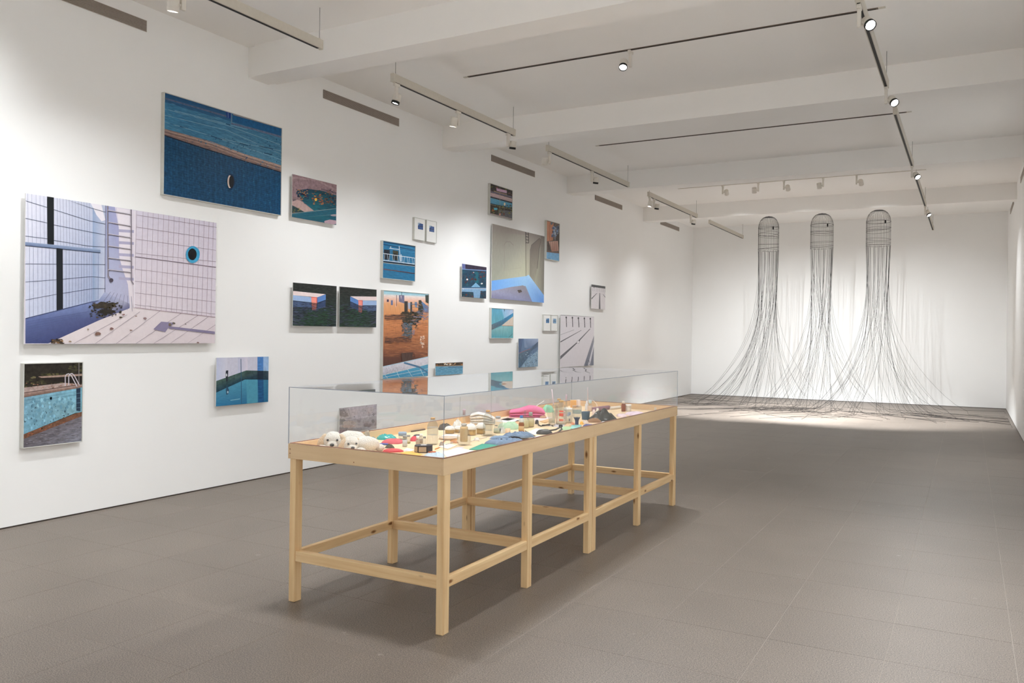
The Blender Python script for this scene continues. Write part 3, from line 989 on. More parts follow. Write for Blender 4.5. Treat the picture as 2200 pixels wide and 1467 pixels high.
for pl in ([(190, 187), (370, 240), (425, 258), (700, 345), (830, 372)], [(515, 175), (700, 240), (830, 278)], [(195, 325), (370, 362), (425, 378), (700, 432), (830, 456)],
           [(195, 465), (370, 487), (425, 500), (700, 545), (830, 552)], [(200, 685), (830, 690)], [(200, 828), (440, 810), (720, 785), (830, 795)], [(200, 970), (440, 925), (730, 880), (830, 880)]):
    a.line(pl, 3.2, (62, 70, 98))
a.line([(200, 1115), (720, 985), (775, 975)], 5, (60, 70, 108))
a.line([(830, 222), (826, 908)], 4, (88, 90, 120))
a.line([(775, 595), (772, 975)], 3, (120, 135, 172))
a.poly([(195, 512), (790, 572), (790, 598), (195, 542)], [(132, 148, 178), (142, 158, 186), (104, 120, 152), (96, 112, 146)], 0.05)
a.line([(195, 541), (790, 598)], 5, (40, 48, 70))
a.poly([(370, 148), (423, 156), (424, 534), (372, 528)], (22, 26, 30), 0.02)
a.poly([(443, 560), (493, 566), (495, 1040), (445, 1052)], (26, 30, 36), 0.02)
for p, q in (((1075, 300), (1705, 398)), ((1075, 395), (1700, 490)), ((1072, 490), (1700, 578)), ((1065, 600), (1700, 668)), ((1058, 725), (1700, 805)), ((1055, 820), (1698, 895)), ((1053, 912), (1697, 985)), ((1050, 1005), (1695, 1080))):
    a.line([p, q], 2.6, (140, 124, 136))
a.line([(1062, 628), (1700, 712)], 5, (100, 84, 100))
a.line([(1050, 1028), (1695, 1105)], 4, (150, 128, 138))
for x in (1075, 1125, 1165, 1205, 1247, 1288, 1328, 1370, 1410, 1452, 1492, 1530, 1568, 1607, 1645, 1680):
    a.line([(x, 265 + (x - 1070) * 0.152), (x - 20 + (1693 - x) * 0.0, 1030 + (x - 1050) * 0.115)], 2.2, (158, 142, 152))
for p, q in (((1000, 1085), (580, 1312)), ((1100, 1062), (750, 1312)), ((1260, 1055), (915, 1312)), ((1425, 1075), (1070, 1312)), ((1560, 1090), (1210, 1312)), ((1640, 1102), (1340, 1312)), ((1695, 1165), (1475, 1312))):
    a.line([p, q], 3, (150, 138, 148))
for k in range(7):
    a.line([(870 + k * 27, 905 + k * 6), (800 + k * 40, 1000 + k * 10)], 2.5, (120, 118, 145))
for k in range(9):
    a.line([(210, 1140 + k * 20), (700 - k * 45, 1060 + k * 24)], 2.2, (82, 90, 132))
a.poly([(1205, 1200), (1268, 1140), (1382, 1150), (1330, 1180), (1300, 1222)], (132, 124, 152), 0.05)
a.poly([(1330, 1176), (1690, 1218), (1692, 1238), (1330, 1195)], (128, 120, 148), 0.05)
a.poly([(1062, 268), (1060, 1030), (1050, 1030), (1052, 266)], (222, 216, 224), 0.02)
for pl in ([(846, 225), (850, 780), (872, 816)], [(1030, 256), (1033, 820), (1048, 848)]):
    a.line(pl, 10, (92, 84, 96))
    a.line([(p[0] - 2, p[1]) for p in pl], 4, (170, 162, 172))
for k in range(6):
    p, q = ((848, 264), (1030, 297)) if k == 0 else ((850, 264 + 93.5 * k), (1030, 297 + 91 * k))
    a.line([p, q], 9, (96, 90, 104)); a.line([(p[0], p[1] - 2), (q[0], q[1] - 2)], 5, (190, 184, 192))
a.blob((874, 814), 16, 16, (70, 64, 76)); a.blob((1516, 612), 56, 67, (62, 152, 192), 0.1, 0, 0.02); a.blob((1512, 610), 34, 46, (10, 10, 14), 0.0, 0, 0.02, 22)
a.blob((825, 1012), 100, 24, (56, 50, 44), 0.4, 0, 0.3, 24); a.blob((835, 1060), 72, 22, (44, 40, 36), 0.4, 0, 0.3, 24)
a.specks((700, 980, 960, 1110), 70, 10, [(40, 36, 30), (72, 64, 44), (52, 48, 40)], 0.55)
for (x, y, s, c) in ((875, 1195, 15, (128, 96, 92)), (765, 1236, 20, (120, 92, 82)), (970, 1085, 10, (140, 100, 96)), (1030, 1208, 11, (120, 96, 88)), (1140, 1115, 12, (146, 120, 120)), (550, 1297, 12, (160, 140, 120)), (1335, 1162, 15, (104, 92, 78)), (1365, 1152, 14, (96, 88, 80)), (1555, 1304, 9, (120, 90, 80)), (1068, 1098, 8, (150, 125, 120)), (1460, 1160, 6, (110, 100, 95)), (690, 1200, 9, (150, 130, 110))):
    a.blob((x, y), s, s * 0.6, c, 0.2, 0, 0.4, 9)
a.specks((400, 1280, 490, 1310), 26, 14, [(126, 94, 60), (60, 50, 44), (150, 120, 80), (90, 74, 60)], 0.6)
a.build(t)

# --- blue mosaic basin, framed
t, a = picture('framed_photo', 'large framed photograph of dark blue mosaic pool edge with a round hole', vc(Z2, (95, 120), (1227, 465), (1222, 1302), (100, 1107)), True, Z2, 3)
a.fill((20, 70, 108), 0.5)
a.poly([(90, 100), (1235, 440), (1235, 850), (860, 735), (480, 610), (90, 480)], [(48, 108, 148), (52, 112, 150), (78, 132, 160), (66, 128, 162), (60, 122, 158), (64, 126, 160)], 0.35, 1)
a.poly([(90, 118), (1235, 468), (1235, 560), (740, 405), (90, 215)], [(24, 72, 114), (24, 78, 124), (40, 88, 130), (40, 92, 132), (34, 84, 124)], 0.3, 1)
a.line([(90, 178), (740, 368)], 16, (78, 92, 122), 0.3); a.line([(740, 420), (1235, 556)], 18, (92, 104, 132), 0.3)
a.poly([(752, 345), (1235, 476), (1235, 548), (756, 404)], (16, 84, 134), 0.3)
a.line([(760, 338), (1235, 462)], 8, (150, 138, 136)); a.line([(850, 352), (1235, 456)], 5, (176, 158, 150))
a.poly([(690, 308), (742, 322), (736, 380), (698, 368)], (14, 52, 122), 0.3); a.line([(745, 328), (744, 416)], 12, (92, 128, 152)); a.line([(712, 320), (712, 370)], 4, (120, 150, 180))
for pl in ([(90, 280), (700, 440), (1235, 634)], [(90, 340), (700, 488), (1235, 722)], [(90, 405), (560, 545), (1235, 774)], [(200, 300), (900, 480)], [(600, 560), (1235, 690)]):
    a.line(pl, 4, (128, 168, 188), 0.2)
for p, q in (((690, 424), (732, 440)), ((545, 542), (655, 578)), ((1005, 638), (1142, 668)), ((1055, 703), (1132, 722)), ((250, 450), (330, 470)), ((150, 490), (240, 520)), ((820, 610), (900, 636))):
    a.line([p, q], 8, (26, 66, 96), 0.2)
a.poly([(90, 470), (560, 598), (860, 712), (1235, 828), (1235, 890), (860, 776), (480, 656), (90, 528)], [(138, 116, 112), (150, 128, 120), (160, 136, 126), (150, 126, 118), (122, 98, 92), (130, 106, 100), (128, 104, 98), (118, 94, 92)], 0.4, 1)
for dy, c in ((12, (188, 166, 152)), (26, (108, 88, 84)), (40, (176, 150, 136))):
    a.line([(90, 474 + dy), (560, 602 + dy), (860, 714 + dy), (1235, 828 + dy)], 4, c, 0.3)
a.line([(90, 533), (480, 662), (860, 782), (1235, 894)], 10, (14, 28, 48))
a.specks((118, 560, 1222, 1290), 420, 4, [(30, 92, 128), (14, 56, 96), (40, 104, 138), (18, 64, 100)], 1.6)
for k in range(64): a.line([(118 + k * 17.5, 545 + k * 5.6), (118 + k * 17.5, 1110 + k * 3.2)], 1.6, (14, 58, 94) if k % 3 else (40, 102, 138), 0.3)
for k in range(46): a.line([(112, 560 + k * 12.2), (1230, 905 + k * 8.8)], 1.5, (14, 58, 94) if k % 2 else (30, 88, 124), 0.3)
a.ripples((118, 560, 1222, 1290), 500, 4, 26, [(34, 100, 136), (14, 54, 92), (20, 70, 108)], vertical=True)
a.ripples((118, 160, 1222, 760), 320, 90, 5, [(92, 146, 176), (44, 96, 136), (70, 128, 164)], 0.33, [(118, 215), (740, 405), (1225, 560), (1225, 815), (118, 478)])
a.blob((735, 980), 36, 74, (12, 48, 80), 0.3, 0, 0.1); a.blob((722, 980), 22, 62, (196, 180, 172), 0.1); a.blob((738, 980), 24, 60, (10, 14, 20), 0.0, 0, 0, 24)
a.build(t)

# --- leaf-strewn pool
t, a = picture('photo_panel', 'small unframed photograph of teal water with floating leaves and a yellow ball', vc(Z2, (1322, 910), (1745, 1003), (1747, 1388), (1325, 1322)), False, Z2, 4)
a.fill((140, 116, 122), 0.35, 0, (120, 98, 100))
a.line([(1322, 940), (1560, 960), (1745, 1060)], 22, (156, 132, 136), 0.3); a.line([(1600, 1050), (1745, 1090)], 16, (104, 86, 96), 0.3)
pool = [(1375, 1060), (1480, 1048), (1620, 1068), (1750, 1112), (1750, 1392), (1320, 1330), (1320, 1288), (1440, 1268), (1530, 1256), (1420, 1165), (1360, 1090)]
a.poly(pool, [(18, 52, 74), (16, 60, 76), (14, 64, 78), (12, 70, 86), (20, 76, 94), (24, 76, 96), (24, 84, 100), (20, 90, 104), (18, 92, 104), (16, 84, 96), (20, 60, 80)], 0.25, 1)
a.ripples((1400, 1080, 1745, 1260), 120, 60, 6, [(16, 74, 88), (24, 96, 108), (10, 58, 76)], 0.2, pool)
a.poly([(1320, 1288), (1750, 1238), (1750, 1300), (1320, 1330)], (26, 84, 102), 0.3, 1); a.line([(1320, 1284), (1750, 1236)], 6, (104, 126, 130)); a.line([(1370, 1332), (1750, 1292)], 4, (92, 122, 130))
a.poly([(1320, 1205), (1450, 1268), (1320, 1275)], (34, 58, 62), 0.4); a.poly([(1320, 1138), (1400, 1160), (1530, 1256), (1440, 1268), (1320, 1200)], (166, 140, 136), 0.2)
a.poly([(1320, 1140), (1372, 1150), (1330, 1168)], (96, 84, 90), 0.2); a.blob((1692, 1366), 62, 24, (166, 142, 152), 0.2, 0, 0.08); a.blob((1730, 1300), 40, 10, (150, 140, 146), 0.2)
a.specks((1365, 1050, 1480, 1150), 60, 9, [(132, 88, 58), (24, 34, 70), (158, 112, 76), (40, 44, 60)], 0.7)
a.specks((1490, 1060, 1745, 1110), 34, 8, [(140, 96, 62), (22, 40, 70), (90, 64, 50)], 0.6)
a.specks((1500, 1110, 1620, 1195), 34, 11, [(126, 70, 44), (82, 50, 42), (150, 92, 52)], 0.6); a.specks((1630, 1120, 1745, 1205), 34, 10, [(118, 74, 50), (22, 30, 48), (92, 60, 46)], 0.6)
a.specks((1325, 1230, 1400, 1270), 12, 7, [(120, 110, 60), (60, 70, 60)], 0.7)
a.blob((1548, 1150), 13, 14, (206, 158, 58), 0.2)
a.build(t)

# --- pool rim with handrail, framed
t, a = picture('framed_photo', 'framed upright photograph of a peeling light-blue pool wall with chrome handrails', vc(Z3, (178, 148), (656, 137), (651, 769), (188, 818)), True, Z3, 5)
a.fill((40, 36, 30), 0.6)
a.specks((190, 230, 650, 340), 90, 16, [(86, 82, 52), (60, 58, 40), (104, 96, 66), (48, 44, 34)], 0.45)
a.specks((540, 150, 650, 235), 26, 14, [(74, 72, 46), (58, 54, 40)], 0.5)
a.poly([(300, 252), (660, 230), (660, 246), (330, 264)], (158, 134, 122), 0.3); a.poly([(310, 264), (660, 247), (660, 302), (470, 296)], (34, 28, 26), 0.4)
a.poly([(180, 340), (500, 302), (660, 312), (660, 326), (180, 388)], (168, 148, 142), 0.3); a.specks((190, 300, 640, 345), 40, 8, [(140, 96, 76), (90, 70, 56), (170, 130, 110)], 0.4)
a.line([(180, 382), (660, 312)], 7, (96, 74, 66)); a.poly([(180, 388), (660, 320), (660, 342), (180, 418)], [(150, 124, 114), (158, 132, 122), (110, 86, 78), (104, 80, 72)], 0.3)
a.poly([(180, 418), (600, 347), (660, 336), (660, 532), (590, 540), (180, 708)], [(116, 158, 178), (122, 176, 196), (112, 164, 186), (110, 160, 178), (120, 160, 172), (112, 160, 182)], 0.3)
a.specks((195, 480, 560, 690), 60, 7, [(84, 120, 138), (96, 136, 150), (64, 92, 104)], 1.2); a.line([(190, 468), (440, 420), (600, 396)], 4, (86, 128, 150)); a.line([(190, 440), (600, 370)], 3, (90, 130, 150))
a.poly([(600, 347), (633, 341), (633, 526), (600, 520)], (38, 56, 76), 0.3)
for k in range(4): a.line([(602, 385 + 38 * k), (632, 382 + 38 * k)], 4, (96, 130, 150))
a.poly([(180, 708), (590, 545), (660, 528), (660, 566), (180, 744)], (112, 78, 60), 0.5); a.specks((192, 540, 645, 745), 160, 9, [(146, 84, 56), (118, 70, 50), (84, 66, 50), (160, 104, 72)], 0.5, [(180, 700), (600, 540), (660, 528), (660, 566), (180, 750)])
a.specks((195, 420, 600, 700), 120, 9, [(104, 150, 172), (132, 184, 204), (96, 140, 160), (140, 190, 206)], 1.5, [(195, 440), (590, 370), (590, 530), (195, 690)])
a.poly([(180, 744), (660, 562), (660, 780), (180, 815)], [(92, 88, 94), (112, 108, 116), (122, 124, 136), (96, 92, 98)], 0.5, 1)
a.ripples((192, 600, 645, 800), 260, 36, 5, [(120, 118, 126), (84, 80, 84), (136, 136, 146), (100, 92, 92)], -0.1, [(192, 744), (645, 575), (645, 765), (192, 806)])
for pl in ([(513, 328), (512, 256), (522, 236), (540, 230), (560, 244), (606, 332)], [(540, 322), (540, 250), (552, 232), (566, 228), (582, 242), (624, 320)]):
    a.line(pl, 8, (150, 146, 154)); a.line([(p[0] - 1, p[1] - 1) for p in pl], 4, (222, 216, 224))
a.line([(620, 140), (620, 306)], 5, (138, 134, 132))
a.build(t)

# --- pool corner with bird
t, a = picture('photo_panel', 'unframed photograph of a flooded basin corner with a bird mirrored in teal water', vc(Z3, (1700, 107), (2112, 93), (2117, 450), (1706, 488)), False, Z3, 6)
a.fill((190, 190, 206), 0.08)
a.poly([(1695, 100), (1790, 100), (1790, 300), (1695, 300)], [(180, 184, 208), (196, 196, 210), (200, 198, 212), (180, 188, 212)], 0.05)
a.poly([(1875, 96), (1950, 96), (1950, 240), (1875, 240)], [(176, 180, 202), (204, 198, 212), (206, 200, 214), (180, 184, 206)], 0.05)
a.poly([(2028, 90), (2074, 90), (2074, 215), (2028, 215)], (72, 122, 184), 0.3, 1); a.poly([(2074, 90), (2120, 90), (2120, 215), (2074, 215)], (146, 176, 212), 0.15)
a.poly([(1695, 288), (1940, 204), (2120, 208), (2120, 278), (1930, 276), (1695, 380)], [(66, 92, 84), (52, 78, 74), (52, 70, 80), (24, 46, 62), (22, 54, 70), (20, 54, 76)], 0.5)
a.poly([(2028, 208), (2074, 208), (2074, 278), (2028, 278)], (20, 38, 56), 0.3)
a.poly([(1695, 380), (1930, 276), (2120, 278), (2120, 455), (1695, 495)], [(66, 130, 160), (74, 142, 168), (52, 112, 146), (32, 96, 134), (42, 112, 154)], 0.15, 1)
a.poly([(1940, 276), (2028, 276), (2030, 458), (1945, 465)], (74, 142, 166), 0.1); a.poly([(2030, 276), (2075, 276), (2078, 452), (2036, 456)], (28, 80, 126), 0.4, 1)
a.line([(1898, 112), (1902, 468)], 5, (46, 84, 112)); a.line([(1815, 440), (1890, 428)], 7, (110, 160, 180))
a.poly([(1780, 205), (1798, 203), (1796, 245), (1792, 292), (1782, 290), (1776, 240)], (30, 36, 48), 0.1); a.blob((1784, 240), 6, 12, (196, 200, 206)); a.line([(1787, 290), (1787, 320)], 6, (30, 50, 62))
a.blob((1790, 365), 12, 30, (40, 70, 92), 0.3, 0, 0.2); a.blob((1794, 375), 6, 10, (150, 176, 190)); a.line([(1788, 320), (1790, 345)], 5, (26, 70, 92))
a.build(t)

# --- swimming platform, two prints
def platform(pts, label, bt, sd, og, s2, r1, ro, r2, seed):
    t, a = picture('photo_panel', label, vc(Z6, *pts), False, Z6, seed)
    (x0, y0), (x1, y1), (x2, y2), (x3, y3) = pts
    a.fill((38, 42, 40), 0.75, 1, (44, 58, 56))
    mid = (x0 + x1) / 2
    if seed == 7: a.poly([(x0, 600), (mid, 640), (mid + 60, 870), (x0, 870)], [(54, 60, 78), (40, 56, 58), (36, 58, 46), (72, 76, 98)], 0.8, 1)
    else: a.poly([(x1, 620), (mid, 640), (mid - 60, 880), (x1, 880)], [(54, 60, 78), (40, 56, 58), (36, 58, 46), (74, 78, 100)], 0.8, 1)
    a.ripples((x0, y0, x1, 480), 260, 60, 6, [(26, 28, 28), (52, 56, 54), (64, 62, 60), (34, 44, 38)], 0.06)
    a.ripples((x0, 560, x1, 872), 620, 90, 9, [(26, 30, 34), (52, 60, 76), (34, 58, 44), (44, 74, 54), (22, 26, 30), (70, 76, 96)], 0.10 if seed == 7 else -0.10)
    a.ripples((mid - 130, 640, mid + 170, 870), 260, 70, 8, [(40, 70, 50), (30, 50, 38), (48, 80, 60)], 0.06)
    for q, c in ((r1, (70, 88, 122)), (r2, (52, 70, 106)), (ro, (150, 88, 80))): a.poly(q, c, 0.5, 1)
    a.ripples((min(q[0] for q in r1 + r2), 545, max(q[0] for q in r1 + r2), 680), 150, 60, 6, [(40, 46, 60), (84, 100, 134), (60, 74, 104), (36, 44, 50)])
    a.poly(sd, (150, 176, 214), 0.08); a.poly(s2, (88, 128, 188), 0.12); a.poly(bt, (226, 208, 208), 0.06); a.poly(og, (238, 146, 132), 0.08)
    a.line([og[0], og[1]], 6, (206, 60, 56)); a.line([og[1], og[2]], 6, (206, 62, 56)); a.line([sd[3], sd[2]], 6, (30, 40, 62)); a.line([s2[3], s2[2]], 6, (26, 34, 56))
    a.build(t)
platform([(178, 287), (750, 332), (750, 862), (178, 855)], 'unframed photograph of a floating platform jutting in from the left over dark water',
         [(170, 396), (606, 440), (498, 480), (170, 452)], [(170, 452), (420, 478), (420, 550), (170, 524)], [(418, 478), (492, 482), (492, 556), (422, 551)], [(495, 482), (609, 443), (609, 516), (498, 554)],
         [(170, 530), (420, 553), (420, 612), (170, 606)], [(424, 556), (490, 558), (484, 652), (430, 646)], [(496, 556), (609, 522), (604, 602), (502, 640)], 7)
platform([(790, 338), (1275, 380), (1275, 873), (790, 867)], 'unframed photograph of a floating platform jutting in from the right over dark water',
         [(930, 467), (1280, 472), (1280, 523), (1040, 521)], [(1090, 523), (1280, 525), (1280, 589), (1090, 588)], [(1036, 520), (1090, 522), (1090, 590), (1038, 585)], [(930, 472), (1036, 521), (1036, 583), (930, 536)],
         [(1094, 592), (1280, 592), (1280, 662), (1094, 650)], [(1038, 590), (1090, 592), (1084, 682), (1040, 676)], [(930, 540), (1034, 586), (1034, 652), (930, 602)], 8)

# --- blue bathing house, framed
t, a = picture('framed_photo', 'small framed photograph of a blue building with a white balcony rail', vc(Z4, (836, 287), (1101, 329), (1101, 611), (838, 604)), True, Z4, 9)
a.fill((44, 118, 162), 0.25, 1, (38, 110, 150))
a.line([(840, 318), (1105, 372)], 10, (26, 78, 116)); a.line([(840, 300), (1105, 340)], 8, (28, 66, 96))
for y in (335, 350, 365): a.line([(970, y), (1105, y + 22)], 2, (74, 146, 184))
a.poly([(846, 360), (893, 363), (893, 446), (846, 440)], (36, 42, 52), 0.3); a.poly([(916, 366), (962, 374), (960, 452), (920, 446)], (66, 66, 54), 0.4); a.poly([(925, 390), (950, 394), (950, 450), (925, 446)], (30, 32, 36), 0.2)
for pl in ([(840, 392), (1105, 432)], [(888, 350), (972, 362)], [(968, 332), (980, 458)], [(900, 335), (900, 354)], [(840, 448), (1105, 480)], [(985, 400), (985, 458)]): a.line(pl, 5, (206, 218, 226))
for k in range(13): a.line([(852 + 20 * k, 396 + 3 * k), (852 + 20 * k + (8 if k % 2 else -6), 450 + 3 * k)], 2.5, (190, 208, 220))
a.line([(840, 459), (1105, 490)], 9, (22, 30, 44)); a.line([(840, 467), (1105, 498)], 4, (170, 176, 170)); a.line([(840, 519), (1105, 556)], 7, (104, 72, 78)); a.line([(975, 540), (1105, 556)], 3, (40, 30, 40))
a.build(t)

# --- orange reflections, framed
t, a = picture('framed_photo', 'tall framed photograph of orange reflections in water above blue pool tiles', vc(Z9, (80, 148), (709, 194), (706, 1330), (85, 1364)), True, Z9, 10)
a.fill((226, 176, 140), 0.15, 1)
bands = [(150, (150, 198, 214)), (195, (168, 206, 216)), (215, (234, 220, 216)), (270, (232, 190, 170)), (330, (226, 164, 116)), (470, (216, 150, 100)), (640, (206, 136, 90)), (860, (172, 112, 76)), (980, (140, 88, 64)), (1080, (98, 62, 52)), (1200, (84, 54, 48))]
for k in range(len(bands) - 1):
    (ya, ca), (yb, cb) = bands[k], bands[k + 1]
    a.poly([(80, ya), (720, ya + 36 * (1 - k / 14)), (720, yb + 36 * (1 - (k + 1) / 14)), (80, yb)], [ca, ca, cb, cb], 0.12, 2 if k > 2 else 1)
for (x, y, w_, h_, c) in ((148, 292, 26, 34, (84, 66, 92)), (203, 320, 26, 66, (96, 112, 158)), (268, 290, 8, 150, (120, 92, 96)), (254, 330, 5, 100, (220, 200, 200))):
    a.poly([(x - w_ / 2, y - h_ / 2), (x + w_ / 2, y - h_ / 2), (x + w_ / 2, y + h_ / 2), (x - w_ / 2, y + h_ / 2)], c, 0.2, 2)
a.poly([(300, 215), (373, 218), (373, 330), (300, 305)], (114, 112, 138), 0.3, 2); a.line([(338, 150), (338, 218)], 7, (60, 92, 112)); a.poly([(318, 225), (340, 225), (330, 280)], (190, 176, 190), 0.2)
a.poly([(103, 486), (345, 478), (345, 552), (103, 548)], (126, 88, 70), 0.6, 1); a.line([(103, 500), (345, 488)], 6, (70, 52, 50), 0.4, 1); a.line([(103, 540), (345, 545)], 6, (64, 48, 48), 0.4, 1)
a.poly([(103, 806), (470, 776), (470, 852), (103, 874)], (116, 78, 62), 0.6, 1); a.line([(103, 850), (470, 826)], 8, (70, 50, 48), 0.4, 1); a.line([(103, 822), (380, 796)], 5, (84, 60, 54), 0.4, 1)
a.poly([(374, 300), (420, 300), (420, 470), (374, 480)], (60, 58, 58), 0.4, 2); a.poly([(455, 310), (480, 310), (480, 480), (455, 470)], (70, 70, 70), 0.4, 2); a.poly([(420, 320), (455, 320), (455, 400), (430, 410)], (170, 176, 196), 0.2, 2); a.poly([(515, 310), (550, 312), (548, 390), (520, 380)], (118, 138, 166), 0.2, 2)
a.poly([(660, 215), (720, 218), (720, 335), (665, 312)], (58, 66, 62), 0.3); a.poly([(600, 290), (720, 380), (715, 450), (625, 440), (590, 350)], (98, 130, 172), 0.4, 2); a.poly([(570, 285), (605, 285), (640, 420), (560, 460)], (66, 66, 56), 0.5, 2)
a.poly([(340, 470), (375, 455), (470, 470), (520, 450), (640, 400), (625, 470), (585, 540), (520, 600), (400, 606), (345, 560), (330, 510)], [(90, 74, 66), (62, 58, 52), (54, 54, 46), (54, 54, 46), (66, 64, 54), (60, 58, 48), (64, 60, 50), (56, 56, 46), (52, 54, 48), (60, 58, 54), (90, 70, 60)], 0.6)
a.poly([(345, 602), (476, 598), (476, 700), (370, 702), (345, 680)], (82, 106, 126), 0.5, 2); a.poly([(370, 700), (476, 700), (474, 800), (374, 804)], (66, 80, 78), 0.4, 2); a.poly([(480, 700), (520, 690), (510, 760), (482, 770)], (150, 126, 130), 0.3, 2)
a.specks((330, 560, 560, 700), 30, 12, [(70, 62, 52), (110, 96, 84)], 0.8)
a.ripples((103, 560, 700, 1060), 420, 120, 4, [(196, 128, 84), (164, 104, 70), (216, 150, 104), (140, 86, 62)])
a.ripples((330, 440, 640, 640), 420, 22, 34, [(58, 56, 48), (74, 68, 56), (96, 78, 62), (50, 52, 46)], vertical=True, inside=[(322, 470), (372, 440), (372, 320), (480, 320), (600, 300), (650, 400), (600, 540), (540, 620), (400, 640), (330, 560)])
a.ripples((345, 600, 480, 810), 130, 16, 40, [(90, 116, 136), (66, 84, 90), (110, 110, 110), (150, 110, 90)], vertical=True)
a.ripples((103, 480, 360, 560), 60, 120, 5, [(90, 66, 58), (150, 104, 80), (190, 130, 92)]); a.ripples((103, 780, 480, 880), 80, 120, 5, [(84, 60, 54), (140, 92, 68), (160, 106, 76)])
a.ripples((480, 330, 700, 620), 90, 12, 60, [(150, 130, 140), (190, 130, 96), (110, 130, 160)], vertical=True)
a.ripples((300, 1000, 520, 1160), 60, 60, 6, [(100, 74, 64), (76, 58, 54)])
a.specks((588, 770, 640, 940), 60, 9, [(236, 204, 180), (224, 180, 150), (240, 220, 204)], 0.5); a.poly([(330, 1010), (490, 1000), (470, 1120), (340, 1150)], (84, 64, 58), 0.4, 2)
a.poly([(70, 1200), (720, 1062), (720, 1162), (400, 1236), (70, 1312)], [(206, 206, 216), (214, 212, 220), (206, 202, 212), (196, 194, 204), (184, 184, 196)], 0.15)
a.line([(70, 1198), (720, 1060)], 12, (176, 200, 214)); a.specks((103, 1205, 380, 1300), 260, 4, [(150, 146, 158)], 0.6, [(100, 1215), (400, 1165), (400, 1230), (100, 1300)])
a.poly([(70, 1312), (400, 1236), (720, 1160), (720, 1345), (70, 1362)], [(64, 146, 184), (76, 156, 192), (90, 160, 192), (66, 136, 172), (56, 138, 178)], 0.12)
for pl in ([(268, 1270), (302, 1350)], [(414, 1236), (478, 1345)], [(574, 1198), (632, 1320)], [(285, 1302), (720, 1222)], [(70, 1345), (285, 1302)], [(300, 1348), (720, 1262)], [(100, 1308), (140, 1352)], [(70, 1312), (400, 1236), (720, 1160)]): a.line(pl, 5, (206, 216, 216))
a.line([(365, 1142), (570, 1200), (720, 1278)], 24, (78, 118, 152), 0.2)
a.build(t)

# --- two pairs of tiny framed pictures
def tiny(pts, img, cols, view, label, seed):
    t, a = picture('framed_photo', label, vc(view, *pts), True, view, seed, fw=0.0055, fd=0.035)
    a.fill((226, 226, 224), 0.02)
    a.poly(img, cols, 0.5); x0 = min(p[0] for p in img); x1 = max(p[0] for p in img); y0 = min(p[1] for p in img); y1 = max(p[1] for p in img)
    a.poly([(x0, y0), (x0 + (x1 - x0) * 0.5, y0), (x0, y0 + (y1 - y0) * 0.4)], (150, 170, 190), 0.2)
    a.line([(x0, (y0 + y1) / 2), (x1, (y0 + y1) / 2 + 4)], 5, (60, 70, 92), 0.2)
    a.build(t)
tiny([(1092, 97), (1181, 119), (1179, 294), (1093, 278)], [(1120, 145), (1162, 155), (1162, 203), (1120, 195)], (58, 86, 138), Z4, 'tiny framed blue picture on white mount, of its pair nearer the leafy teal picture', 20)
tiny([(1189, 120), (1274, 136), (1271, 311), (1190, 296)], [(1212, 168), (1252, 178), (1252, 222), (1212, 215)], (70, 94, 142), Z4, 'tiny framed blue picture on white mount, of its pair nearer the grey basin picture', 21)
tiny([(1405, 183), (1483, 190), (1483, 372), (1405, 370)], [(1430, 230), (1467, 230), (1467, 282), (1430, 282)], (70, 116, 160), Z7, 'tiny framed picture on white mount of its pair nearer the teal slide picture', 22)
tiny([(1489, 190), (1563, 195), (1561, 369), (1490, 373)], [(1508, 232), (1545, 235), (1545, 287), (1508, 285)], (112, 150, 184), Z7, 'tiny framed picture on white mount of its pair touching the pool-lane picture', 23)

# --- dark water with debris
t, a = picture('photo_panel', 'small unframed photograph of dark blue water littered with red-brown leaves', vc(Z5, (200, 928), (448, 965), (449, 1278), (202, 1272)), False, Z5, 11)
a.fill((24, 62, 84), 0.4)
a.poly([(190, 920), (460, 960), (460, 1000), (190, 978)], (50, 42, 62), 0.5); a.poly([(190, 920), (235, 930), (235, 985), (190, 980)], (92, 100, 150), 0.3); a.line([(190, 982), (460, 1002)], 7, (118, 146, 190))
a.poly([(330, 1010), (370, 1012), (372, 1130), (340, 1126)], (24, 92, 108), 0.3); a.specks((205, 1000, 445, 1160), 80, 9, [(98, 44, 40), (20, 44, 66), (30, 84, 98), (70, 36, 40), (24, 72, 92)], 0.9)
a.poly([(342, 1122), (390, 1168), (290, 1170)], (112, 160, 192), 0.2); a.poly([(190, 1182), (460, 1186), (460, 1206), (390, 1210), (382, 1285), (322, 1285), (316, 1218), (190, 1212)], (116, 152, 184), 0.2); a.line([(190, 1180), (460, 1184)], 5, (198, 212, 226)); a.line([(190, 1168), (460, 1172)], 5, (70, 110, 150))
a.specks((205, 1215, 315, 1270), 30, 10, [(96, 52, 44), (22, 40, 52), (40, 70, 80)], 0.8); a.specks((395, 1210, 447, 1275), 16, 10, [(60, 50, 60), (22, 40, 56)], 0.8)
for (x, y, s) in ((253, 1090, 11), (402, 1132, 10), (320, 1018, 6), (215, 1185, 6)): a.blob((x, y), s, s * 0.8, (206, 204, 204), 0.1, 0, 0.2, 8)
a.build(t)

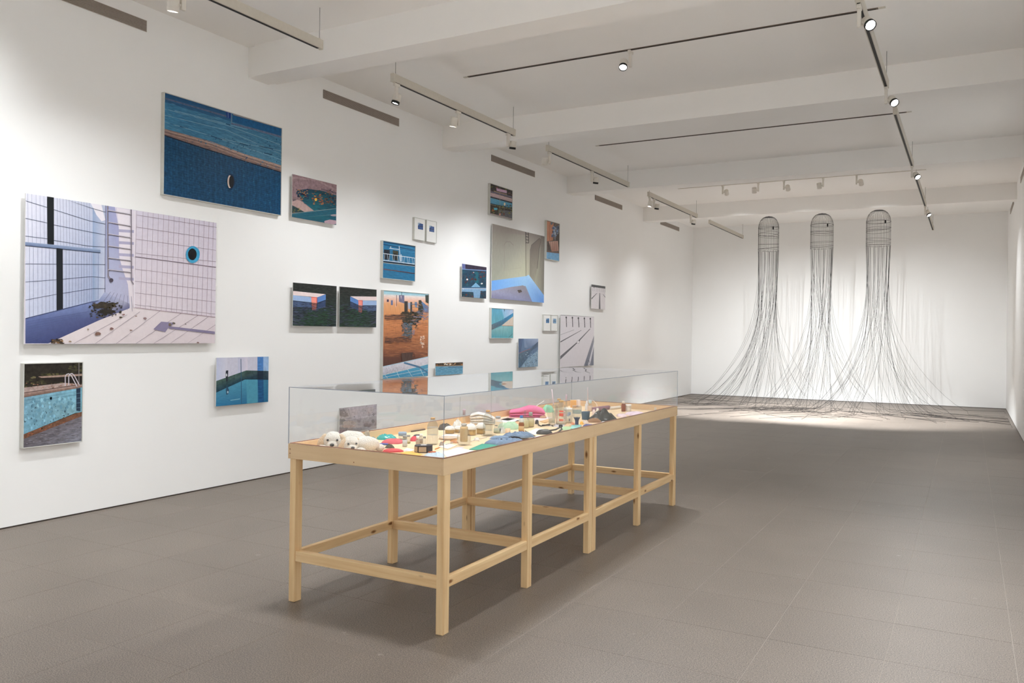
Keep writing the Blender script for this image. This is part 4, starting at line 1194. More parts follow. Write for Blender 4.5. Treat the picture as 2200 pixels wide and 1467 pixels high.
# --- banded bathing place, framed
t, a = picture('framed_photo', 'small framed photograph of a poolside in pink and blue bands', vc(Z12, (595, 108), (992, 232), (986, 757), (598, 657)), True, Z12, 12)
a.fill((50, 48, 46), 0.6)
a.specks((600, 110, 985, 330), 50, 16, [(92, 92, 48), (40, 40, 44), (120, 80, 80), (60, 64, 70)], 0.7)
a.poly([(705, 196), (888, 240), (886, 288), (708, 244)], (198, 166, 192), 0.1); a.poly([(600, 244), (995, 348), (995, 372), (600, 268)], (108, 104, 122), 0.3); a.line([(660, 250), (890, 310)], 8, (206, 176, 150))
a.poly([(600, 272), (995, 384), (995, 446), (600, 338)], [(196, 172, 176), (188, 166, 168), (176, 152, 150), (190, 166, 172)], 0.2, 1); a.line([(600, 344), (995, 456)], 12, (24, 48, 72)); a.poly([(600, 364), (995, 470), (995, 552), (600, 460)], [(96, 164, 196), (78, 152, 184), (44, 112, 146), (84, 154, 190)], 0.3, 1)
a.line([(600, 470), (995, 562)], 16, (24, 54, 72)); a.line([(600, 482), (995, 574)], 4, (186, 170, 130)); a.poly([(740, 580), (995, 600), (995, 760), (740, 690)], (92, 94, 100), 0.4)
a.specks((605, 500, 985, 640), 60, 14, [(96, 100, 44), (70, 46, 36), (40, 42, 40), (120, 120, 60)], 0.7); a.blob((690, 560), 34, 20, (80, 178, 206), 0.2, 0, 0.15); a.blob((645, 585), 22, 20, (150, 84, 40), 0.3, 0, 0.2)
a.blob((848, 476), 15, 28, (222, 208, 180), 0.1, 0, 0.1); a.line([(765, 165), (765, 690)], 4, (168, 158, 146)); a.line([(838, 520), (838, 672)], 4, (150, 140, 110)); a.blob((835, 650), 12, 22, (110, 60, 50)); a.line([(600, 640), (995, 740)], 8, (196, 182, 180)); a.line([(600, 650), (995, 752)], 6, (44, 40, 44)); a.blob((765, 655), 16, 16, (210, 150, 130))
a.build(t)

# --- grey basin
t, a = picture('photo_panel', 'large unframed photograph of a grey concrete basin with a light blue floor band', vc(Z5, (504, 525), (1036, 648), (1038, 1323), (506, 1285)), False, Z5, 13)
a.fill((146, 138, 132), 0.12, 2, (150, 148, 134))
a.poly([(500, 600), (850, 640), (850, 1056), (500, 1102)], [(144, 138, 130), (152, 148, 138), (182, 182, 158), (150, 152, 138)], 0.10, 2); a.poly([(850, 606), (1040, 640), (1040, 1250), (880, 1044), (852, 1052)], [(140, 132, 128), (128, 122, 118), (120, 116, 108), (176, 174, 152), (182, 180, 156)], 0.08, 2)
a.poly([(892, 790), (905, 742), (988, 672), (1002, 694), (986, 780), (962, 1000), (940, 1120), (888, 1052)], [(112, 104, 98), (110, 102, 98), (118, 110, 104), (120, 112, 106), (124, 116, 108), (140, 136, 122), (150, 146, 130), (130, 124, 112)], 0.1, 2)
a.line([(905, 742), (988, 672), (1004, 692), (986, 780), (966, 980)], 5, (92, 84, 82)); a.line([(630, 740), (650, 706), (690, 706), (724, 742)], 5, (132, 124, 118)); a.line([(630, 740), (632, 1000)], 3, (138, 132, 124)); a.line([(600, 1000), (800, 970)], 4, (158, 152, 140))
a.poly([(1005, 640), (1040, 646), (1040, 1250), (985, 1170)], [(116, 108, 104), (112, 108, 104), (118, 114, 106), (150, 146, 130)], 0.1, 2)
for pl in ([(848, 600), (850, 728)], [(877, 606), (879, 722)]): a.line(pl, 6, (52, 46, 44))
for k in range(4): a.line([(848, 624 + 30 * k), (878, 630 + 30 * k)], 6, (48, 42, 42))
a.line([(849, 720), (852, 1056)], 4, (44, 42, 42)); a.line([(880, 720), (882, 1040)], 2.5, (170, 168, 150))
a.poly([(500, 1102), (850, 1056), (880, 1042), (1042, 1250), (1042, 1330), (905, 1318), (848, 1155), (500, 1204)], [(104, 158, 222), (150, 190, 226), (162, 198, 228), (108, 158, 216), (86, 136, 208), (118, 162, 216), (140, 182, 222), (108, 158, 220)], 0.06)
a.poly([(500, 1206), (700, 1166), (820, 1150), (850, 1162), (915, 1330), (500, 1295)], [(150, 150, 176), (140, 134, 136), (134, 128, 130), (140, 140, 152), (120, 124, 156), (120, 120, 150)], 0.12)
a.poly([(763, 1198), (800, 1194), (813, 1216), (778, 1227)], (72, 62, 58), 0.3); a.line([(770, 1210), (806, 1206)], 3, (110, 100, 96))
a.build(t)

# --- brick wall detail, framed
t, a = picture('framed_photo', 'narrow framed photograph of brickwork over a light blue strip', vc(Z5, (1059, 487), (1194, 519), (1194, 902), (1065, 886)), True, Z5, 14)
a.fill((100, 88, 82), 0.5)
a.poly([(1065, 495), (1132, 516), (1126, 692), (1065, 702)], [(196, 140, 112), (188, 130, 102), (176, 116, 88), (190, 132, 106)], 0.2, 2); a.blob((1112, 520), 12, 14, (96, 106, 120)); a.line([(1095, 510), (1090, 690)], 3, (140, 92, 72))
a.poly([(1122, 640), (1160, 560), (1195, 530), (1195, 640), (1150, 700)], (120, 118, 124), 0.4); a.specks((1115, 555, 1180, 650), 40, 9, [(126, 150, 186), (86, 100, 130), (170, 180, 190), (70, 76, 90)], 1.2); a.poly([(1160, 650), (1197, 610), (1197, 770), (1150, 705)], (74, 66, 62), 0.4)
a.poly([(1084, 704), (1176, 698), (1182, 800), (1114, 806)], [(196, 160, 146), (190, 152, 138), (172, 132, 118), (160, 118, 102)], 0.2, 2)
for x in (1100, 1122, 1140, 1158): a.line([(x, 704), (x + 4, 800)], 4, (126, 92, 80))
a.poly([(1084, 712), (1108, 800), (1080, 800), (1072, 740)], (80, 70, 66), 0.4); a.line([(1068, 806), (1197, 824)], 8, (116, 84, 76)); a.poly([(1060, 810), (1200, 828), (1200, 905), (1060, 890)], (112, 160, 196), 0.2, 1); a.line([(1072, 872), (1100, 876)], 4, (60, 80, 100))
a.build(t)

# --- swimming lanes, small, grey
t, a = picture('photo_panel', 'small unframed grey photograph of pool lane lines under a dark strip', vc(Z18, (634, 77), (839, 104), (841, 451), (632, 441)), False, Z18, 15)
a.fill((208, 203, 206), 0.06)
a.poly([(620, 60), (850, 90), (850, 142), (620, 110)], (60, 60, 62), 0.4); a.specks((640, 90, 835, 132), 16, 6, [(96, 96, 98)], 0.5)
for x in (655, 678, 705, 730, 758, 788, 812, 835): a.line([(x, 118 + (x - 635) * 0.13), (x, 175 + (x - 635) * 0.1)], 4, (140, 140, 144))
a.poly([(625, 282), (712, 206), (718, 210), (640, 296), (625, 300)], (92, 92, 96), 0.1); a.poly([(752, 205), (761, 205), (768, 450), (743, 450)], (84, 84, 88), 0.1); a.poly([(803, 226), (812, 228), (845, 262), (845, 278)], (110, 110, 114), 0.1); a.line([(640, 208), (840, 228)], 2.5, (180, 178, 182))
a.build(t)

# --- teal slide, framed
t, a = picture('framed_photo', 'small framed photograph of a teal water slide edge', vc(Z7, (814, 106), (1066, 130), (1065, 457), (818, 454)), True, Z7, 16)
a.fill((88, 156, 184), 0.25, 2, (96, 160, 164))
a.poly([(930, 100), (1075, 110), (1075, 180), (960, 230)], [(120, 172, 202), (176, 190, 218), (184, 194, 214), (130, 176, 204)], 0.2, 2); a.poly([(930, 312), (1075, 200), (1075, 318)], (200, 186, 172), 0.15, 2)
a.poly([(815, 300), (930, 250), (1070, 168), (1070, 206), (935, 306), (815, 362)], [(84, 104, 116), (60, 116, 146), (40, 130, 180), (56, 140, 184), (64, 96, 116), (92, 100, 108)], 0.3); a.line([(935, 306), (1070, 206)], 4, (120, 150, 160)); a.line([(935, 312), (1070, 314)], 5, (166, 116, 78))
a.poly([(815, 365), (935, 318), (1075, 320), (1075, 465), (815, 465)], [(110, 160, 166), (132, 180, 182), (112, 172, 176), (78, 150, 160), (70, 146, 164)], 0.25, 2); a.line([(1010, 445), (1066, 400)], 5, (70, 96, 100)); a.line([(960, 122), (964, 150)], 8, (70, 96, 120))
a.build(t)

# --- swimming lanes, large, grey
t, a = picture('photo_panel', 'unframed grey photograph of pool lanes with five dark starting marks', vc(Z18, (165, 534), (666, 560), (673, 1292), (170, 1318)), False, Z18, 17)
a.fill((214, 209, 214), 0.05, 2)
a.line([(160, 534), (672, 560)], 9, (70, 66, 72))
for (p, q) in (((255, 558), (260, 715)), ((347, 562), (352, 715)), ((437, 568), (446, 720)), ((527, 572), (534, 722)), ((616, 577), (621, 726))):
    a.line([p, q], 11, (70, 68, 74)); a.blob((p[0], p[1] + 14), 11, 16, (52, 50, 54)); a.line([(p[0] + 3, 640), (q[0], 668)], 8, (36, 36, 40))
a.line([(165, 640), (670, 668)], 2.5, (196, 190, 196)); a.line([(165, 832), (372, 758)], 5, (138, 134, 142)); a.poly([(160, 930), (480, 762), (484, 766), (160, 948)], (92, 90, 98), 0.1)
a.poly([(160, 1152), (400, 955), (610, 738), (618, 744), (445, 932), (160, 1204)], [(104, 102, 110), (80, 78, 86), (110, 108, 116), (110, 108, 116), (84, 82, 90), (96, 94, 102)], 0.15)
a.blob((434, 940), 26, 24, (180, 176, 182), 0.2, 0, 0.15); a.blob((432, 942), 16, 13, (226, 222, 226), 0.1, 0, 0.2); a.blob((452, 920), 10, 8, (70, 66, 72))
a.poly([(680, 840), (520, 1305), (680, 1305)], [(140, 140, 150), (100, 104, 120), (108, 112, 130)], 0.25, 1); a.poly([(680, 940), (578, 1305), (610, 1305), (680, 1010)], (206, 204, 212), 0.05); a.specks((545, 1200, 610, 1285), 16, 8, [(70, 74, 88)], 0.5)
a.build(t)

# --- blue-grey stair
t, a = picture('photo_panel', 'small unframed blue-grey photograph of a weathered pool step, hung below the teal slide', vc(Z7, (1120, 457), (1341, 458), (1339, 776), (1121, 779)), False, Z7, 18)
a.fill((86, 110, 146), 0.35, 2, (96, 124, 150))
a.poly([(1180, 450), (1350, 450), (1350, 500), (1240, 560), (1190, 560)], [(120, 140, 172), (150, 164, 190), (130, 146, 174), (100, 120, 150), (130, 148, 176)], 0.2, 2); a.poly([(1115, 450), (1165, 450), (1150, 610), (1115, 615)], (74, 94, 128), 0.3, 2)
a.poly([(1115, 628), (1250, 572), (1350, 490), (1350, 545), (1262, 600), (1210, 690), (1140, 785), (1115, 785)], [(86, 108, 124), (82, 102, 122), (64, 80, 104), (84, 104, 128), (70, 94, 116), (56, 82, 104), (60, 90, 116), (80, 110, 130)], 0.4); a.line([(1118, 622), (1256, 570)], 6, (142, 98, 104))
a.poly([(1145, 785), (1215, 690), (1350, 585), (1350, 785)], (124, 152, 174), 0.5); a.specks((1180, 600, 1335, 770), 60, 7, [(84, 112, 138), (170, 190, 202), (64, 92, 116)], 0.6)
a.build(t)

# --- low strip
t, a = picture('photo_panel', 'low wide unframed photograph of a blue pool with a dark bank', vc(Z7, (187, 735), (493, 722), (495, 856), (188, 869)), False, Z7, 19)
a.fill((96, 152, 182), 0.35, 1)
a.ripples((188, 765, 495, 865), 140, 40, 4, [(120, 172, 198), (76, 132, 166), (134, 182, 204)], -0.04)
a.poly([(180, 725), (500, 712), (500, 758), (180, 766)], (66, 54, 42), 0.6); a.specks((188, 732, 492, 756), 34, 9, [(168, 112, 66), (40, 36, 32), (110, 90, 60), (190, 150, 110)], 0.6); a.specks((275, 738, 362, 756), 16, 8, [(224, 214, 196)], 0.6); a.line([(180, 768), (500, 760)], 7, (168, 142, 118)); a.line([(330, 780), (500, 776)], 8, (66, 110, 146), 0.3, 1)
a.build(t)

# --- grey stained surface, seen through the cover
t, a = picture('photo_panel', 'unframed mottled grey-mauve photograph hung low behind the plush dogs', vc(Z21, (450, 156), (1186, 72), (1184, 528), (452, 690)), False, Z21, 24)
a.fill((158, 148, 154), 0.35, 0, (140, 130, 136))
a.poly([(620, 140), (1190, 60), (1190, 300), (700, 380)], (172, 162, 170), 0.3)
for (x, y, rx, ry, c) in ((500, 240, 80, 70, (104, 98, 104)), (560, 290, 70, 40, (112, 104, 108)), (500, 420, 80, 60, (96, 92, 98)), (640, 450, 130, 50, (150, 134, 132)), (620, 510, 150, 30, (152, 128, 122)), (520, 590, 110, 60, (100, 94, 98)), (1010, 490, 80, 46, (116, 106, 114)), (1115, 412, 32, 40, (104, 98, 104)), (1122, 280, 18, 24, (92, 84, 90)), (1030, 270, 26, 50, (150, 138, 144)), (745, 322, 12, 10, (90, 82, 90)), (830, 410, 30, 24, (118, 106, 114)), (990, 115, 10, 10, (110, 102, 108)), (900, 560, 120, 30, (120, 110, 114)), (720, 590, 120, 50, (126, 114, 112))):
    a.blob((x, y), rx, ry, c, 0.4, 0, 0.22, 20)
a.specks((460, 120, 1180, 560), 60, 8, [(110, 100, 108), (182, 174, 180), (96, 90, 96)], 0.7)
a.build(t)

# ================================================================== THINGS IN THE CASE
R2, F2 = np.array([RT0[0], RT0[1]]), np.array([FW[0], FW[1]])
def spot_on(bx, by, dm=0.0):
    """tray-floor point under pixel (bx, by), moved back by half the depth dm; also metres per pixel there"""
    h = hit(bx, by, 2, ZF)
    p = h[:2] + F2 * dm / 2
    p[0] = min(max(p[0], TX0 + 0.03), TX1 - 0.03); p[1] = min(max(p[1], TY0 + 0.03), TY1 - 0.03)
    return p, depth(h) / FPX

CM = {}
def cm(rgb, rough=0.7, var=0.08, scale=60.0, bump=0.0, metal=0.0):
    k = (rgb, rough, bump, metal)
    if k not in CM: CM[k] = simple('paint_%d_%d_%d' % rgb + ('_soft' if bump else ''), rgb, rough, metal, var, scale, bump)
    return CM[k]
def liquid(rgb, t=0.0):
    return cm(rgb, 0.2, 0.03, 20)

def vessel(name, label, cat, bx, by, wpx, hpx, prof, mat=None, fill=None, cap=None, parts=(), grp=None, n=22):
    """turned vessel: prof in half-widths and heights (0..1); fill=(colour, level); cap=(colour, r, h0, h1)"""
    p, m = spot_on(bx, by)
    r, h = wpx / 2 * m, hpx * m
    p = p + F2 * r
    t = thing(name, label, cat, (p[0], p[1], ZF), grp)
    o3 = (p[0], p[1], ZF)
    MB().lathe([(a * r, b * h) for a, b in prof], n, 0, o3, True, None, True, False).build('body', mat or M['vessel'], t)
    if fill:
        pr = [(a * r * 0.93, 0.003 + b * h) for a, b in prof if b <= fill[1]]
        a_end = np.interp(fill[1], [b for a, b in prof], [a for a, b in prof])
        pr.append((a_end * r * 0.93, fill[1] * h))
        pr = [q for i, q in enumerate(pr) if i == 0 or q[1] > pr[i - 1][1] + 1e-5]
        if len(pr) > 1: MB().lathe(pr, n, 0, o3, True).build('contents', fill[2] if len(fill) > 2 else liquid(fill[0]), t)
    if cap:
        MB().lathe([(cap[1] * r, cap[2] * h), (cap[1] * r * 1.03, (cap[2] + cap[3]) / 2 * h), (cap[1] * r, cap[3] * h)], n, 0, o3, True).build('cap', cm(cap[0]), t)
    for nm, pr, mt in parts:
        MB().lathe([(a * r, b * h) for a, b in pr], n, 0, o3, True).build(nm, mt, t)
    return t, p, r, h

def lump(name, label, cat, bx, by, wpx, hpx, dm, rgb, seed=1, sharp=4.0, wrink=0.25, freq=3.0, rough=0.85, bump=0.3, parent=None, nr=14, na=56, skew=0.0, rot=0.0, mat=None, folds=0, grp=None, flatp=4.0):
    """soft heap of cloth or plastic: superellipse footprint, wrinkled top, closed underside"""
    p, m = spot_on(bx, by, dm)
    hw, hd, hz = wpx / 2 * m, dm / 2, hpx * m
    mb = MB()
    cr, sr = math.cos(rot), math.sin(rot)
    rings = []
    for k in range(nr + 1):
        q = k / nr
        for i in range(na):
            t = 2 * math.pi * i / na
            c, s = math.cos(t), math.sin(t)
            e = 2 / sharp
            ux = math.copysign(abs(c) ** e, c); uy = math.copysign(abs(s) ** e, s)
            edge = 1 + wrink * 0.45 * noise.noise(Vector((c * 1.7 + seed * 3.1, s * 1.7, seed)))
            X, Y = ux * hw * q * edge, uy * hd * q * edge
            f = (1 - q ** flatp)
            nz = noise.noise(Vector((X / max(hw, 1e-3) * freq + seed, Y / max(hd, 1e-3) * freq * 0.8, seed * 1.3)))
            rg = 1 - 2 * abs(noise.noise(Vector((X / max(hw, 1e-3) * freq * 1.7 + seed * 2, Y / max(hd, 1e-3) * freq * 0.6, seed))))
            z = hz * f * (0.86 + wrink * (1.0 * nz + 0.7 * rg) * (1 - q * q)) * (1 + skew * X / max(hw, 1e-3)) + (0.15 * hz if k < nr else 0.0)
            if folds: z *= 1 - 0.10 * (math.sin(Y / hd * folds) > 0.6)
            X, Y = X * cr - Y * sr, X * sr + Y * cr
            w2 = p + R2 * X + F2 * Y
            w2[0] = min(max(w2[0], TX0 + AT + 0.004), TX1 - AT - 0.004); w2[1] = min(max(w2[1], TY0 + AT + 0.004), TY1 - AT - 0.004)
            brd = min(w2[0] - TX0 - AT, TX1 - AT - w2[0], w2[1] - TY0 - AT, TY1 - AT - w2[1])
            z *= min(1.0, max(0.15, brd / 0.035))
            mb.v.append((w2[0], w2[1], ZF + max(0.0005, z)))
    for k in range(nr):
        for i in range(na):
            j = (i + 1) % na
            mb.f.append((k * na + i, (k + 1) * na + i, (k + 1) * na + j, k * na + j)); mb.m.append(0); mb.sm.append(True)
    b = len(mb.v)
    for i in range(na):
        v = mb.v[nr * na + i]; mb.v.append((v[0], v[1], ZF))
    for i in range(na):
        j = (i + 1) % na
        mb.f.append((nr * na + i, b + i, b + j, nr * na + j)); mb.m.append(0); mb.sm.append(True)
    mb.f.append(tuple(range(b, b + na))[::-1]); mb.m.append(0); mb.sm.append(False)
    o = mb.build(name, mat or cm(rgb, rough, 0.12, 45.0, bump), parent, None if parent else (p[0], p[1], ZF))
    if parent is None and label: tag(o, label, cat, grp)
    return o

def flat(name, label, cat, pts, rgb, th=0.002, rough=0.7, grp=None, z=0.0, parent=None):
    q = []
    for px, py in pts:
        h = hit(px, py, 2, ZF)
        q.append((min(max(h[0], TX0 + AT + 0.003), TX1 - AT - 0.003), min(max(h[1], TY0 + AT + 0.003), TY1 - AT - 0.003)))
    c = np.mean(q, axis=0)
    ar = sum(q[i][0] * q[(i + 1) % len(q)][1] - q[(i + 1) % len(q)][0] * q[i][1] for i in range(len(q)))
    if ar < 0: q = q[::-1]
    o = MB().prism(q, ZF + z, ZF + z + th).build(name, cm(rgb, rough), parent, None if parent else (c[0], c[1], ZF + z))
    if parent is None: tag(o, label, cat, grp)
    return o

def rod(name, label, cat, pts, r, mat, grp=None, parent=None):
    """tube through (px, py, height above tray) points: foot of each point at the pixel given"""
    P = []
    for px, py, hz in pts:
        h = hit(px, py, 2, ZF)
        P.append((min(max(h[0], TX0 + 0.025), TX1 - 0.025), min(max(h[1], TY0 + 0.025), TY1 - 0.025), ZF + r + hz))
    o = MB().tube(P, r, 8).build(name, mat, parent, None if parent else P[0])
    if parent is None: tag(o, label, cat, grp)
    return o

def patch(parent, name, p, r, h, a0, a1, z0, z1, mat, n=8):
    """label stuck on the round wall; angles in degrees from the side facing the aisle corner"""
    base = math.atan2(CAM[1] - p[1], CAM[0] - p[0])
    mb = MB()
    for k in range(n + 1):
        t = base + math.radians(a0 + (a1 - a0) * k / n)
        for z in (z0, z1): mb.v.append((p[0] + r * 1.02 * math.cos(t), p[1] + r * 1.02 * math.sin(t), ZF + z * h))
    for k in range(n):
        mb.f.append((2 * k, 2 * k + 2, 2 * k + 3, 2 * k + 1)); mb.m.append(0); mb.sm.append(True)
    return mb.build(name, mat, parent)

# ---- plush dogs
fur = simple('white_plush', (236, 230, 220), 0.95, 0, 0.08, 160.0, 0.9, 0.1)
def plush(name, label, c, facing, s, body_off, seed):
    x, y = c
    fx, fy = facing
    f = Vector((fx, fy, 0)).normalized(); sd = Vector((-f.y, f.x, 0))
    t = thing(name, label, 'soft toy', (x, y, ZF))
    B = Vector((x, y, ZF))
    mb = MB()
    bo = Vector((body_off[0], body_off[1], 0)) * s
    rot = Matrix.Rotation(math.atan2(body_off[1], body_off[0]), 3, 'Z')
    mb.ellipsoid(B + bo * 1.0 + Vector((0, 0, 0.047 * s)), (0.085 * s, 0.062 * s, 0.049 * s), 0, 22, 14, 0.10, seed, rot)
    mb.ellipsoid(B + Vector((0, 0, 0.048 * s)), (0.055 * s, 0.055 * s, 0.050 * s), 0, 20, 14, 0.10, seed + 1)
    mb.ellipsoid(B + f * 0.045 * s + Vector((0, 0, 0.031 * s)), (0.031 * s, 0.031 * s, 0.026 * s), 0, 16, 10, 0.08, seed + 2)
    for k in (-1, 1):
        mb.ellipsoid(B + f * 0.05 * s + sd * 0.052 * s * k + Vector((0, 0, 0.018 * s)), (0.032 * s, 0.024 * s, 0.018 * s), 0, 12, 8, 0.1, seed + 4)
    mb.ellipsoid(B + bo * 2.0 + Vector((0, 0, 0.022 * s)), (0.03 * s, 0.03 * s, 0.022 * s), 0, 12, 8, 0.1, seed + 5)
    mb.build('body', fur, t)
    for k in (-1, 1):
        r3 = Matrix.Rotation(0.5 * k, 3, f)
        MB().ellipsoid(B + sd * 0.054 * s * k + f * 0.012 * s + Vector((0, 0, 0.050 * s)), (0.020 * s, 0.020 * s, 0.042 * s), 0, 14, 9, 0.15, seed + 6, r3).build('ear', cm((222, 198, 168), 0.95, 0.1, 150, 0.8), t)
        MB().ellipsoid(B + f * 0.052 * s + sd * 0.024 * s * k + Vector((0, 0, 0.060 * s)), (0.0062 * s,) * 3, 0, 10, 6).build('eye', cm((26, 22, 22), 0.2), t)
    MB().ellipsoid(B + f * 0.075 * s + Vector((0, 0, 0.038 * s)), (0.011 * s, 0.013 * s, 0.0085 * s), 0, 12, 8).build('nose', cm((40, 32, 30), 0.4), t)
    return t
def at_row(px, y):
    return float(hit(px, 940, 1, y)[0])
toc = lambda x, y: (CAMX - x, -y)
xa = at_row(716, 3.80); plush('plush_dog', 'white plush dog with its head up and dark nose facing the end pane', (xa, 3.80), toc(xa + 0.5, 3.80), 1.16, (0.045, 0.085), 3)
xb = at_row(757, 3.80); plush('plush_dog', 'white plush dog lying low with a rounded back, beside the fluffy pouch', (xb, 3.79), toc(xb - 1.0, 3.79), 0.98, (0.050, 0.075), 9)
lump('fluffy_pouch', 'fluffy white folded pouch lying next to the plush dogs', 'pouch', 790, 967.5, 36, 17, 0.11, (238, 231, 218), 5, 5.0, 0.22, 4, 0.95, 0.9, rot=0.35, mat=fur)
# ---- near end
lump('mesh_bag', 'small grey mesh bag standing behind the plush dogs against the rim', 'bag', 762, 945, 26, 22, 0.07, (170, 160, 140), 6, 2.5, 0.3)
lump('rolled_sock', 'dark teal rolled sock behind the fluffy pouch', 'sock', 797, 949, 22, 8, 0.06, (62, 104, 108), 7, 2.6, 0.2)
t, p, r, h = vessel('cork_stub', 'short pale cork stub beside the teal roll', 'cork', 807, 949, 6, 6, [(0.9, 0), (1, 0.2), (1, 0.8), (0.9, 1)], cm((216, 180, 150)))
lump('plastic_pouch', 'turquoise glossy plastic pouch near the rim by the red cloth', 'pouch', 828, 945, 44, 8, 0.10, (64, 172, 166), 8, 3.0, 0.45, 5, 0.12, 0.1)
lump('red_cloth', 'folded dusty-red cloth between the turquoise pouch and the vials', 'cloth', 840, 954, 48, 7, 0.16, (206, 92, 98), 9, 3.2, 0.18, 2, 0.8, 0.3)
lump('red_cloth', 'bright red crumpled cloth tucked behind the white-capped vials', 'cloth', 888, 948, 18, 8, 0.10, (214, 74, 84), 10, 3.0, 0.25)
o = rod('toothbrush', 'blue and white toothbrush lying by the dusty-red cloth', 'toothbrush', [(811, 958, 0), (818, 957, 0.004), (834, 956.5, 0)], 0.006, cm((58, 92, 178), 0.4))
lump('dried_plant', 'little dark clump of dried plant on the tray', 'plant', 836, 963, 22, 5, 0.03, (96, 92, 74), 11, 2.2, 0.8, 8, 0.95, 0.8)
lump('red_purse', 'oval red purse with a dark underside near the end pane', 'purse', 842, 972, 46, 6, 0.085, (206, 62, 66), 12, 2.2, 0.08, 2, 0.6, 0.2)
flat('orange_envelope', 'flat orange envelope by the corner of the case', 'envelope', [(858, 973), (884, 969.5), (908, 976), (898, 980.5)], (244, 190, 96))
flat('white_note', 'small white note with a grey mark beside the black block', 'paper', [(866, 968), (874, 963), (890, 966), (882, 970)], (240, 238, 236))
lump('blue_gloves', 'pale blue rubber gloves heaped in the corner of the case', 'gloves', 930, 985, 46, 7, 0.16, (190, 206, 218), 13, 3.0, 0.5, 5, 0.5, 0.2)
o = rod('orange_tag', 'bright orange curled tag lying on the pale blue gloves', 'tag', [(921, 981, 0.022), (927, 982, 0.026), (935, 980, 0.022)], 0.004, cm((230, 120, 70), 0.5))
flat('white_sheet', 'large white sheet of paper along the aisle side by the corner', 'paper', [(950, 971), (985, 962.5), (1018, 968.5), (962, 984)], (238, 238, 242))
flat('green_folder', 'teal green folder lying along the aisle side', 'folder', [(1008, 966), (1036, 954), (1072, 957.5), (1030, 967.5)], (58, 158, 132), 0.004)
# black octagonal block
p, m = spot_on(908, 973.5, 0.10)
t = thing('black_container', 'black chamfered block with beige window panels by the orange envelope', 'container', (p[0], p[1], ZF))
oc = [(p + R2 * (0.052 * c) + F2 * (0.045 * s)) for c, s in ((-1, -0.5), (-0.55, -1), (0.55, -1), (1, -0.5), (1, 0.5), (0.55, 1), (-0.55, 1), (-1, 0.5))]
MB().prism(oc, ZF, ZF + 0.042).build('body', cm((58, 54, 58), 0.6), t)
for u0, u1, v0, v1 in ((-0.98, -0.60, -0.56, -0.98), (-0.45, 0.40, -1.02, -1.02)):
    a_, b_ = p + R2 * 0.0525 * u0 + F2 * 0.0455 * v0, p + R2 * 0.0525 * u1 + F2 * 0.0455 * v1
    n_ = np.array([(b_ - a_)[1], -(b_ - a_)[0]]); n_ = n_ / np.hypot(*n_) * 0.002
    MB().prism([a_, b_, b_ + n_, a_ + n_], ZF + 0.006, ZF + 0.036).build('window_panel', cm((196, 176, 152)), t)
MB().lathe([(0.018, 0.042), (0.018, 0.044), (0.011, 0.044), (0.011, 0.042)], 14, 0, (p[0], p[1], ZF), True, None, False, False).build('ring_mark', cm((226, 220, 214)), t)
VIAL = [(0.9, 0), (1, 0.03), (1, 0.70), (0.62, 0.80), (0.62, 0.86)]
vessel('vial', 'small vial with white cap, dark collar and beige liquid', 'vial', 897, 959, 9, 22, VIAL, None, ((206, 178, 150), 0.6), ((240, 236, 228), 0.75, 0.72, 1.0))
vessel('vial', 'small vial with white cap standing behind its beige twin', 'vial', 904, 953, 9, 20, VIAL, None, ((196, 170, 148), 0.5), ((240, 236, 228), 0.75, 0.72, 1.0))
vessel('vial', 'small clear vial with grey metal stopper by the cork bottle', 'vial', 911.5, 955, 9, 17, VIAL, None, None, ((150, 146, 142), 0.7, 0.78, 1.0))
vessel('vial', 'clear vial of white powder with grey crimped cap', 'vial', 869, 960, 11, 24, VIAL, None, ((236, 230, 228), 0.62), ((150, 150, 146), 0.85, 0.8, 1.0))
vessel('vial', 'clear vial with yellow drop behind the powder vial', 'vial', 876, 953, 11, 18, VIAL, None, ((226, 206, 130), 0.2), ((160, 158, 152), 0.85, 0.8, 1.0))
vessel('jar', 'clear jar with a grey-blue lid near the rim', 'jar', 863.5, 944, 17, 15, [(0.95, 0), (1, 0.06), (1, 0.5)], None, None, ((150, 170, 190), 1.04, 0.5, 1.0))
lump('lens_cap', 'dark grey rounded plastic piece behind the vials', 'cap', 896, 939, 20, 5, 0.05, (70, 66, 66), 15, 2.4, 0.12, 2, 0.5, 0.1)
rod('brush', 'thin dark brush lying along the rim', 'brush', [(880, 928, 0), (893, 926.5, 0), (913, 923.5, 0)], 0.005, cm((96, 78, 70), 0.6))
# ---- first cork bottle and around
COKE = [(0.86, 0), (0.98, 0.02), (1, 0.06), (1, 0.62), (0.96, 0.70), (0.80, 0.80), (0.52, 0.885), (0.42, 0.92), (0.42, 0.965)]
vessel('cork_bottle', 'large clear bottle with a cork, standing behind the black block', 'bottle', 928, 956, 24, 58, COKE, None, None, ((206, 164, 112), 0.40, 0.93, 1.0), [('label_band', [(1.005, 0.36), (1.012, 0.5), (1.005, 0.64)], M['vessel_thin'])])
lump('dark_cloth', 'dark grey-brown striped cloth against the rim behind the cork bottle', 'cloth', 954, 924, 30, 9, 0.16, (88, 80, 70), 16, 3.0, 0.4, 5)
rod('twig', 'thin black twig lying beside the gauze jars', 'twig', [(948, 922, 0.02), (958, 919, 0.02), (968, 917, 0.0)], 0.004, cm((52, 48, 44)))
DISH = [(0.96, 0), (1, 0.1), (1, 1.0)]
JAR = [(0.93, 0), (1, 0.06), (1, 0.55), (0.95, 0.62)]
GZ = [(1.02, 0.50), (1.05, 0.58), (0.98, 0.74), (0.7, 0.92), (0.28, 0.995)]
gauze = cm((240, 236, 228), 0.95, 0.06, 60, 0.5)
